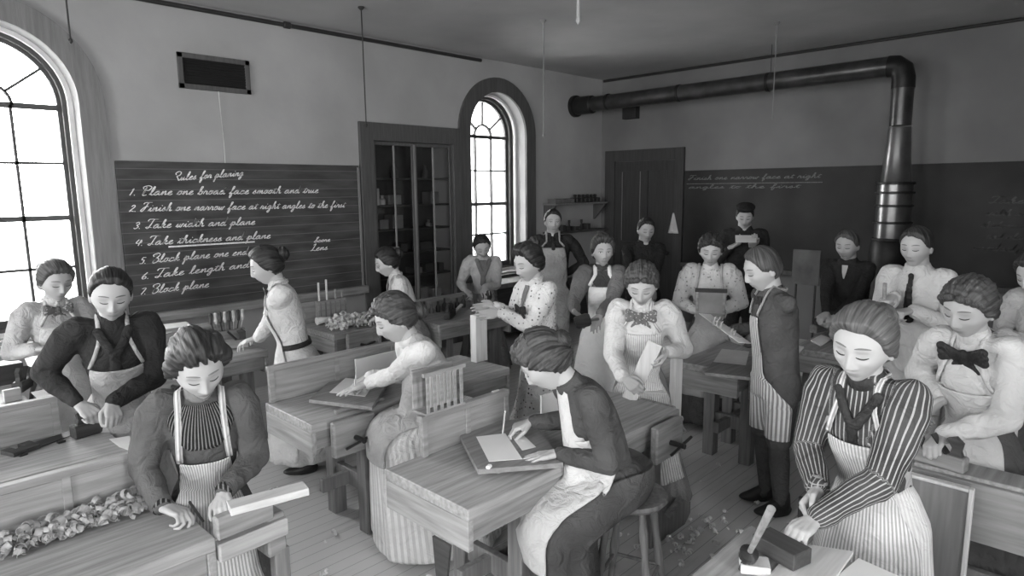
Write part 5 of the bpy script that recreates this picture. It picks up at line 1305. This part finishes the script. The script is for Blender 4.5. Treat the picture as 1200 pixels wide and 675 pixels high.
# --- bench G
flat('drawing_board', [(826, 440), (842, 418), (925, 424), (915, 450)], BZ+.001, .02, w_board, 'drawing board beside the boy in striped apron', 'drawing board')
flat('paper_sheet', [(836, 424), (846, 409), (878, 412), (874, 428)], BZ+.022, .0015, m_paper2, 'grey-white sheet on the drawing board beside the reading boy', 'paper')
plank('paper_strip', atz(826, 368, 1.15), atz(873, 402, 1.04), .10, .004, m_paper, 'long white sheet held slanting by the boy in dark jacket', 'paper', up=(.3, .3, 1))
a = atz(812, 400, .8); plank('pine_plank', (3.74, 2.14, .0), (3.78, 2.16, 1.12), .09, .045, w_lightz, 'tall upright plank standing left of the reading boy', 'plank', up=(0, 1, 0))
# frame held by the sprigged-blouse girl
c = Vector(atz(833, 352, 1.10)); fr_ = empty('held_frame', c+Vector((-.12, -.06, .0)), R(-64), 'small open wooden frame with dark top rail held by the sprigged-bloused girl', 'frame')
MB().box((0, 0, .10), (.24, .025, .03), bev=.003).build('top_rail', m_dark, fr_)
for s in (-1, 1): MB().box((s*.10, 0, .0), (.02, .018, .19), bev=.002).build('side_rail', w_side, fr_)
MB().box((0, 0, -.09), (.22, .018, .02), bev=.002).build('bottom_rail', w_side, fr_); MB().box((0, 0, 0), (.18, .004, .17)).build('panel', mat('grey_panel', .5, .8), fr_)
# mallet of the white-aproned woman
c = Vector(atz(680, 372, .99)); mm = empty('mallet', c+Vector((-.10, -.10, 0)), R(-40), 'dark mallet held by the woman in the plain white apron', 'mallet')
o = MB().lathe([(.040, -.06), (.050, -.04), (.052, .04), (.042, .06)], (0, 0, 0), (1, 0, .25), 20).build('head', w_dark, mm); smooth_angle(o); MB().tube([(0, 0, 0), (.14, .06, .0)], .011, 10).build('handle', w_side, mm)
# paper of the back reader
c = Vector(atx(873, 283, 6.45)); o = MB().box((0, 0, 0), (.20, .14, .006), Matrix.Rotation(R(25), 3, 'X')).build('paper_booklet', m_paper); o.location = c+Vector((-.03, -.02, .03)); o.rotation_euler.z = R(-62); tag(o, 'small open paper held by the dark figure before the back blackboard', 'paper')
# rear right bench
plane_tool(tuple(atz(962, 388, BZ))[:2]+(BZ+.001,), R(170), 'hand plane under the hands of the black-coated young man', w_side, .26)
flat('paper_slip', [(910, 410), (920, 404), (942, 408), (936, 415)], BZ+.001, .012, m_paper, 'white slip on the rear right workbench', 'paper')
flat('paper_slip', [(950, 400), (962, 394), (974, 398), (962, 406)], BZ+.001, .012, m_paper, 'second white slip beside the plane on the rear right workbench', 'paper')
o = MB().tube([tuple(atx(1036, 358, 4.52)), tuple(atx(1037, 332, 4.5))], .012, 10).build('screwdriver', w_side); tag(o, 'short screwdriver-like tool upright in the hand of the necktied young man', 'tool')
# standing grey screen by stove
sc_ = empty('stove_screen', (7.6, 2.9, 0), R(0), 'plain grey upright panel standing in front of the back blackboard left of the stove', 'screen')
q0, q1 = atx(930, 292, 7.6), atx(960, 330, 7.6)
MB().b2((7.59, q1.y, q1.z-.05), (7.61, q0.y, q0.z)).build('panel', mat('grey_board', .36, .8), sc_, rel=sc_.location)
for yy in (q1.y+.03, q0.y-.06): MB().b2((7.59, yy, .05), (7.61, yy+.02, q1.z-.045)).build('upright', w_dark, sc_, rel=sc_.location); MB().b2((7.50, yy, 0), (7.70, yy+.03, .06)).build('foot', w_dark, sc_, rel=sc_.location)
# --- bench H
flat('paper_sheet', [(982, 675), (1006, 655), (1085, 690), (1060, 720)], BZ+.001, .003, m_paper, 'bright white sheet on the lower right corner workbench', 'paper')
flat('pine_board', [(890, 690), (935, 640), (1000, 650), (965, 700)], BZ+.001, .012, w_light, 'light pine board lying on the lower right corner workbench', 'board')
bxpx('wood_block', 915, 652, BZ+.014, (.16, .09, .055), w_dark, 'dark wooden block under the hand of the striped-sleeved woman', 'block', R(75))
bxpx('wood_block', 884, 668, BZ+.0, (.07, .09, .03), w_light, 'light wooden block at the left edge of the lower right workbench', 'block', R(30))
plane_tool(tuple(atz(945, 628, BZ+.014))[:2]+(BZ+.014,), R(110), 'hand plane gripped by the woman in dark striped sleeves', w_side, .24) if False else None
br = empty('bit_brace', (0, 0, 0), label='dark iron bar with pale turned handle leaning over the lower right workbench', cat='brace')
A_, B_ = Vector(atz(904, 596, 1.06)), Vector(atz(877, 650, .84)); br.location = B_; C_ = Vector(atz(868, 668, .785))
MB().tube([A_, A_*.5+B_*.5, B_], [.013, .011, .008], 12).build('handle', w_side, br, rel=B_); MB().lathe([(.012, -.02), (.028, -.012), (.030, .012), (.012, .02)], B_, (A_-B_), 16).build('knob', m_iron, br, rel=B_)
MB().tube([B_, C_], [.012, .009], 10).build('shank', m_iron, br, rel=B_)
c = atz(940, 596, .88); o = MB().tube([(0, 0, 0), (0, 0, .12)], .014, 10).build('chisel', m_iron); o.location = (c.x, c.y, BZ+.02); tag(o, 'dark upright tool between the hands of the striped-sleeved woman', 'tool')
# --- bench J plane
plane_tool(tuple(atz(1098, 545, BZ))[:2]+(BZ+.001,), R(80), 'hand plane under the hand of the bow-tied woman at right', w_side, .22)
# --- stools
def stool(loc, rz, label, h=.60):
    r_ = empty('stool', loc, rz, label, 'stool'); o = MB().lathe([(.10, h-.04), (.155, h-.038), (.17, h-.02), (.165, h-.004), (.14, h-.006), (.02, h-.012)], n=32).build('seat', w_leg, r_); smooth_angle(o)
    for i in range(4):
        a = R(45+90*i); c, s = math.cos(a), math.sin(a); pts = [(.10*c, .10*s, h-.04), (.125*c, .125*s, h-.15), (.14*c, .14*s, h-.25), (.155*c, .155*s, .25), (.18*c, .18*s, .12), (.20*c, .20*s, 0)]
        MB().tube(pts, [.014, .022, .016, .024, .015, .014], 12).build('leg', w_leg, r_)
    for i in range(4):
        a, b = R(45+90*i), R(135+90*i); MB().tube([(.16*math.cos(a), .16*math.sin(a), .2), (.16*math.cos(b), .16*math.sin(b), .2)], .009, 8).build('rung', w_leg, r_)
    return r_
stool((2.42, 1.60, 0), .3, 'dark round wooden stool with turned legs under the dark-dressed seated woman', .60)
# --- floor shavings
rg = random.Random(11); cs = []
for _ in range(170):
    x, y = rg.uniform(1.0, 5.2), rg.uniform(.6, 4.2); cs.append((x, y, 0))
cs += [(3.3+rg.gauss(0, .25), 1.75+rg.gauss(0, .25), 0) for _ in range(60)]+[(3.0+rg.gauss(0, .5), 1.3+rg.gauss(0, .4), 0) for _ in range(40)]
curls('floor_shavings', cs, m_shav, 'pale wood shavings scattered over the bare floor', n=380, r=.02, heap=.0, seed=9, size=1.0)
# --- clutter behind: wall bench beneath the corner shelf
wb = empty('wall_bench', (7.0, 6.1, 0), label='low dark wall bench under the narrow window and corner shelf', cat='workbench'); L0 = wb.location
MB().b2((5.75, 5.90, .72), (8.5, 6.38, .78)).build('bench_top', w_leg, wb, rel=L0); MB().b2((5.80, 5.93, .1), (8.45, 5.96, .72)).build('front_panel', w_dark, wb, rel=L0)
for xx in (5.80, 7.1, 8.38): MB().b2((xx, 5.96, 0), (xx+.07, 6.30, .72)).build('leg', w_dark, wb, rel=L0)
# ------------------------------------------------------------------ the class

c_white = cloth('white_cotton', .72, var=.03)
c_white2 = cloth('cream_cotton', .70, var=.03)
c_apron_w = cloth('white_apron_cloth', .90, var=.02)
c_stripe = cloth('striped_apron_cloth', .76, 'stripe', .58, freq=75)
c_stripe_b = cloth('broad_striped_apron_cloth', .76, 'stripe', .50, freq=40)
c_apron_g = cloth('grey_apron_cloth', .60, var=.05)
c_apron_l = cloth('light_grey_apron_cloth', .70, var=.05)
c_dark = cloth('dark_dress_wool', .27, var=.03)
c_dark2 = cloth('charcoal_dress_wool', .31, var=.03)
c_mid = cloth('mid_grey_wool', .40, var=.04)
c_black = cloth('black_suit_wool', .17, var=.02)
c_jacket = cloth('grey_jacket_wool', .30, var=.03)
c_dots = cloth('dotted_cotton', .76, 'dots', .38, freq=32, duty=.22)
c_floral = cloth('sprigged_cotton', .70, 'floral', .50, freq=28, duty=.20)
c_light = cloth('light_grey_cotton', .62, var=.05)
c_yoke = cloth('striped_yoke_cloth', .12, 'stripe', .42, freq=62, duty=.35)
c_strdark = cloth('dark_striped_blouse', .24, 'stripe', .60, freq=60, duty=.26)
c_plaid = cloth('checked_cuff', .24, 'plaid', .55, freq=60, duty=.25)
c_skl = cloth('pale_striped_skirt', .78, 'stripe', .70, freq=45)
c_skm = cloth('grey_skirt', .45, var=.05)
c_skd = cloth('dark_skirt', .29, var=.03)
c_bowd = cloth('dark_silk', .17, var=.03, rough=.5)
c_bowp = cloth('patterned_silk', .38, 'floral', .62, freq=60, duty=.3, rough=.6)
c_hat = cloth('dark_cap_cloth', .15, var=.02)

PEOPLE_DEF = {}

c_apron_n = cloth('linen_lap_apron', .72, var=.02)
NEAR, MID, FAR = .0036, .0052, .0075
def WX(x, y, X_): p = atx(x, y, X_); return (p.x, p.y, p.z)
def WY(x, y, Y_): p = aty(x, y, Y_); return (p.x, p.y, p.z)
# --- foreground
person('woman in dark dress with striped yoke and haltered apron marking wood, front left', S=1.465, crown_px=(232, 430), face=248, lean=6, slouch=14, hyaw=14, hpitch=24, hroll=6, hs=1.12,
  hands=[(W(210, 600, .84), 'pen', (.55, -.7, -.25), (-.3, .2, -1)), (W(262, 592, .86), 'relax', (-.35, -.85, -.3), (.2, 0, -1))], topm=c_dark2, vox=NEAR, hair=.17, hstyle='wave', sx=.078, sleeve=1.3, puff=1.4,
  skirt=(c_skd, .04, .36), apron=dict(m=c_stripe, bib_top=.48, bib_w=42, hem=.25, wang=60, sw=.013), cuffm=c_yoke, collar=c_yoke, yoke=(c_yoke, .62, 1.0, 75), width=1.05)
person('woman with dark dress and white apron seated sideways on a stool, drawing', S=1.56, crown_px=(640, 424), slope=.10, face=158, lean=10, slouch=30, hyaw=-34, hpitch=38, hs=1.12, seat=.60,
  hands=[(W(606, 500, .87), 'pen', (-.75, .55, -.25), (0, 0, -1)), (W(636, 534, .835), 'flat', (-.75, .6, -.1), (0, 0, -1))], topm=c_dark, vox=NEAR, hair=.20, hstyle='curly', sleeve=1.15, puff=1.15, eyes='down',
  skirt=(c_skd, .02, .22), apron=dict(m=c_apron_n, bib_top=.62, bib_w=60, seat_len=.12, wang=60, straps=None), collar=c_dark)
person('woman in dark striped blouse and pale striped apron planing at the lower right', S=1.60, crown_px=(1012, 404), face=172, lean=12, slouch=12, hyaw=2, hpitch=14, hroll=-5, hs=1.14,
  hands=[(W(944, 592, .90), 'grip', (-.75, .25, -.55), (-.3, -.8, -.3)), (W(940, 620, .87), 'hook', (-.9, .25, -.25), (0, 0, -1))], topm=c_strdark, vox=NEAR, hair=.30, hstyle='bun', sleeve=1.25, puff=1.3,
  skirt=(c_skl, .04, .40), apron=dict(m=c_stripe, bib_top=.68, bib_w=38, hem=.16, wang=75), cuffm=c_plaid, collar=c_bowd, extra=[dict(kind='scarf', m=c_bowd, s=.9, L=.2)])
person('woman in white blouse with large dark bow and grey apron, right side', S=1.60, crown_px=(1136, 362), face=163, lean=10, slouch=10, hyaw=-4, hpitch=18, hroll=-4, hs=1.12,
  hands=[(W(1092, 478, .98), 'relax', (-.5, .5, -.6), (-.5, -.5, -.5)), (W(1094, 522, .87), 'grip', (-.85, .2, -.4), (0, -.2, -1))], topm=c_white, vox=.0045, hair=.25, hstyle='fringe', sleeve=1.3, puff=1.35,
  skirt=(c_skd, .04, .34), apron=dict(m=c_apron_l, bib_top=.62, bib_w=48, hem=.55, wang=60), collar=c_white2, extra=[dict(kind='bow', m=c_bowd, s=1.35, t=.93)])
# --- middle
person('seated woman in white blouse and long white skirt writing at a sloped board', S=1.56, crown_px=(464, 374), face=160, lean=14, slouch=20, hyaw=-2, hpitch=20, hs=1.12, seat=.62,
  hands=[(W(418, 449, .88), 'pen', (-.8, .3, -.35), (0, 0, -1)), (W(412, 457, .86), 'flat', (-.85, .3, -.15), (0, 0, -1))], topm=c_white, vox=.0045, hair=.22, hstyle='fringe', sleeve=1.2, puff=1.3,
  skirt=(c_skl, .02, .34, True), apron=dict(m=c_apron_g, bib_top=None, seat_len=.05, wang=60), collar=c_white2, width=1.05)
person('standing woman in white blouse with long light apron, profile, before the blackboard', S=1.62, crown_px=(313, 312), face=158, lean=7, slouch=8, hpitch=16, hs=1.10,
  hands=[(WY(303, 390, 4.66), 'relax', (-.8, .3, -.3), None), (WY(289, 402, 4.60), 'relax', (-.85, .4, -.2), None)], topm=c_white, vox=MID, hair=.14, hstyle='bun', sleeve=1.25, puff=1.35,
  skirt=(c_apron_l, .12, .26), apron=dict(m=c_apron_l, bib_top=.72, bib_w=30, hem=.14, wang=80), collar=c_white2, extra=[dict(kind='bow', m=c_bowd, s=.8, t=.97), dict(kind='belt', m=c_bowd)])
person('young woman in dark blouse and grey bibbed apron bending over a plane', S=1.665, crown_px=(130, 346), face=258, lean=14, slouch=14, hpitch=16, hroll=-3, hs=1.12,
  hands=[(W(106, 484, .93), 'grip', (.45, -.7, -.6), (.3, .1, -1)), (W(134, 486, .92), 'grip', (-.1, -.8, -.6), (-.2, 0, -1))], topm=c_black, vox=.0045, hair=.10, hstyle='short', sleeve=1.15, puff=1.3, elbow=(1.1, 1.1),
  skirt=(c_apron_l, .08, .34), apron=dict(m=c_apron_g, bib_top=.64, bib_w=46, hem=.3, wang=75), extra=[dict(kind='scarf', m=c_black, s=1.1, L=.2)])
person('woman in light grey jacket with ribbon bow standing before the large window', S=1.56, crown_px=(65, 330), face=270, lean=2, slouch=8, hyaw=10, hpitch=14, hs=1.10,
  hands=[(W(58, 408, 1.06), 'hook', (.7, -.4, 0), (0, 0, -1)), (W(70, 404, 1.07), 'hook', (-.7, -.4, 0), (0, 0, -1))], topm=c_light, vox=MID, hair=.28, hstyle='bun', sleeve=1.2, puff=1.3,
  skirt=(c_skm, .05, .34), apron=dict(m=c_apron_l, bib_top=.78, bib_w=44, hem=.3, wang=70), collar=c_white2, extra=[dict(kind='bow', m=c_bowp, s=1.1, t=.96)])
person('standing woman in white blouse and striped apron leaning a board on the bench', S=1.555, crown_px=(752, 334), face=210, lean=4, slouch=9, hpitch=24, hs=1.10,
  hands=[(W(742, 452, .90), 'hook', (.1, -.8, -.5), (.6, .4, -.3)), (W(775, 424, 1.0), 'hook', (-.5, .1, -.6), (-.6, .5, -.2))], topm=c_white, vox=.0045, hair=.22, hstyle='fringe', sleeve=1.3, puff=1.4,
  skirt=(c_skm, .06, .34), apron=dict(m=c_stripe, bib_top=.74, bib_w=50, hem=.22, wang=75), collar=c_white2, extra=[dict(kind='bow', m=c_bowp, s=1.25, t=.93)], width=1.02)
person('boy in dark jacket, knee breeches and broad striped apron reading a long sheet', S=1.635, crown_px=(894, 316), face=140, lean=2, slouch=8, hpitch=18, hs=1.12, fem=False, eyes='down',
  hands=[(W(846, 386, 1.08), 'hook', (-.7, .5, .1), (0, 0, 1)), (W(862, 400, 1.02), 'hook', (-.8, .4, .2), (0, 0, 1))], topm=c_jacket, vox=.0045, hair=.24, hstyle='short', sleeve=1.05,
  legs='knickers', extra=[c_skd, c_dark, dict(kind='bow', m=c_bowd, s=.6, t=.97)], apron=dict(m=c_stripe_b, bib_top=.80, bib_w=20, hem=.50, wang=95, waist=.05, sw=.010), collar=c_white)
person('woman in dotted pale dress reaching toward the upright plank', S=1.60, crown_px=(620, 309), face=165, lean=4, slouch=6, hyaw=5, hpitch=14, hs=1.10,
  hands=[(WX(568, 360, 3.12), 'flat', (-.9, .35, 0), (0, -1, -.3)), (WX(575, 368, 3.12), 'flat', (-.9, .35, -.05), (0, 1, -.3))], topm=c_dots, vox=MID, hair=.13, hstyle='pomp', sleeve=1.25, puff=1.3,
  skirt=(c_dots, .04, .34), collar=c_white2, extra=[dict(kind='front', m=c_mid, t0=.70, ha=24, name='dress_front'), dict(kind='bow', m=c_bowd, s=.9, t=.70)])
person('woman with white apron over dark dress, leg-of-mutton sleeves, facing the camera', S=1.575, crown_px=(706, 295), face=222, lean=0, slouch=2, hyaw=6, hpitch=2, hs=1.08, eyes='open',
  hands=[(W(682, 372, .98), 'relax', (.5, -.3, -.5), None), (W(700, 376, .97), 'relax', (-.6, -.2, -.4), None)], topm=c_skm, vox=MID, hair=.20, hstyle='pomp', sleeve=1.2, puff=1.5,
  skirt=(c_apron_w, .04, .34), apron=dict(m=c_apron_w, bib_top=.76, bib_w=46, hem=.1, wang=95, sw=.018), collar=c_dark, yoke=(c_dark, .70, 1.0, 60))
person('woman in light grey jacket and dark neckerchief bending over the bench by the narrow window', S=1.53, crown_px=(565, 289), face=226, lean=6, slouch=12, hyaw=10, hpitch=26, hroll=12, hs=1.10,
  hands=[(WX(549, 343, 4.5), 'hook', (.2, -.7, -.5), None), (WX(570, 342, 4.52), 'hook', (-.3, -.7, -.5), None)], topm=c_light, vox=MID, hair=.10, hstyle='short', sleeve=1.2, puff=1.3,
  skirt=(c_skm, .04, .32), extra=[dict(kind='front', m=c_mid, t0=.55, ha=34, name='dress_front'), dict(kind='scarf', m=c_mid, s=1.2, L=.3)])
person('girl in white blouse with dark-haired profile at the bench by the cupboard', S=1.49, crown_px=(454, 308), face=155, lean=10, slouch=12, hpitch=18, hs=1.08,
  hands=[(W(432, 366, .9), 'relax', (-.8, .3, -.3), None), (W(440, 372, .88), 'relax', (-.8, .3, -.3), None)], topm=c_white2, vox=MID, hair=.12, hstyle='bun', sleeve=1.2, puff=1.25,
  skirt=(c_skm, .04, .32), apron=dict(m=c_apron_g, bib_top=.78, bib_w=40, hem=.3, wang=70), collar=c_white2)
person('girl in sprigged white blouse with apron straps holding a small frame', S=1.60, crown_px=(833, 294), face=206, lean=3, slouch=6, hpitch=12, hs=1.10,
  hands=[(W(826, 362, 1.02), 'hook', (.4, -.5, .1), (.3, 0, -1)), (W(846, 364, 1.02), 'hook', (-.5, -.4, .1), (-.3, 0, -1))], topm=c_floral, vox=MID, hair=.16, hstyle='fringe', sleeve=1.3, puff=1.5,
  skirt=(c_skd, .06, .30), apron=dict(m=c_apron_g, bib_top=.72, bib_w=42, hem=.28, wang=70, straps='back'), collar=c_white)
# --- back of the room
person('young man in dark suit with grey bibbed apron standing under the corner shelf', S=1.78, crown_px=(648, 260), face=224, lean=0, slouch=2, hyaw=4, hpitch=2, hs=1.08, fem=False, eyes='open',
  hands=[(W(646, 330, 1.0), 'relax', (.5, -.4, -.3), None), (W(658, 328, 1.02), 'relax', (-.5, -.4, -.3), None)], topm=c_black, vox=FAR, hair=.10, hstyle='flat', legs='trousers',
  extra=[c_black, dict(kind='tie', m=c_bowd, L=.1, s=.7)], apron=dict(m=c_apron_g, bib_top=.84, bib_w=46, hem=.45, wang=70, waist=.2), collar=c_white)
person('young man in plain black suit standing in front of the back door', S=1.68, crown_px=(757, 270), face=222, lean=0, slouch=4, hpitch=10, hyaw=6, hs=1.06, fem=False,
  hands=[(W(745, 345, .95), 'relax', (.3, -.4, -.6), None), (W(765, 345, .95), 'relax', (-.3, -.4, -.6), None)], topm=c_black, vox=FAR, hair=.09, hstyle='short', legs='trousers', extra=[c_black], collar=c_white)
person('person in dark clothes reading a small paper before the back blackboard', S=1.83, crown_px=(873, 254), face=206, lean=0, slouch=5, hpitch=16, hs=1.06, fem=False,
  hands=[(WX(864, 286, 6.5), 'hook', (.5, -.4, .3), (0, 0, 1)), (WX(882, 285, 6.5), 'hook', (-.5, -.3, .3), (0, 0, 1))], topm=c_black, vox=FAR, hair=.08, hstyle='flat', legs='trousers', extra=[c_black, dict(kind='cap', m=c_hat)], collar=c_white)
person('young man in black coat bending over a plane at the right rear bench', S=1.63, crown_px=(993, 288), face=178, lean=8, slouch=10, hpitch=10, hs=1.08, fem=False,
  hands=[(W(962, 374, .93), 'grip', (-.8, .3, -.4), None), (W(972, 376, .92), 'grip', (-.8, .3, -.4), None)], topm=c_black, vox=.006, hair=.26, hstyle='short', legs='trousers', extra=[c_black, dict(kind='front', m=c_white, t0=.80, ha=20)], collar=c_white)
person('young man in white shirt and dark necktie working at the right', S=1.74, crown_px=(1074, 290), face=170, lean=6, slouch=8, hpitch=8, hs=1.08, fem=False,
  hands=[(WX(1038, 352, 4.52), 'grip', (-.8, .3, -.2), None), (WX(1056, 366, 4.55), 'grip', (-.8, .5, -.1), None)], topm=c_white, vox=MID, hair=.16, hstyle='short', legs='trousers', sleeve=1.15,
  extra=[c_apron_l, dict(kind='tie', m=c_bowd, L=.27, s=1.1)], apron=dict(m=c_apron_l, bib_top=None, hem=.5, wang=80, waist=.15), collar=c_white)
person('person in pale blouse mostly cut off by the right edge of the photograph', S=1.66, crown_px=(1216, 322), face=150, lean=10, slouch=14, hpitch=20, hs=1.06,
  hands=[(WX(1168, 400, 4.5), 'relax', (-.7, .3, -.4), None), (WX(1180, 405, 4.5), 'relax', (-.7, .3, -.4), None)], topm=c_light, vox=MID, hair=.15, hstyle='bun', sleeve=1.3, puff=1.5, skirt=(c_skm, .04, .32))
# ------------------------------------------------------------------ render look
SC.view_settings.view_transform = 'Standard'; SC.view_settings.look = 'None'; SC.view_settings.gamma = 1; SC.view_settings.use_curve_mapping = False
SC.view_settings.exposure = EXPO
SC.cycles.use_denoising = True; SC.cycles.max_bounces = 8; SC.cycles.diffuse_bounces = 5; SC.cycles.transparent_max_bounces = 12
try: SC.cycles.denoiser = 'OPENIMAGEDENOISE'
except Exception: pass
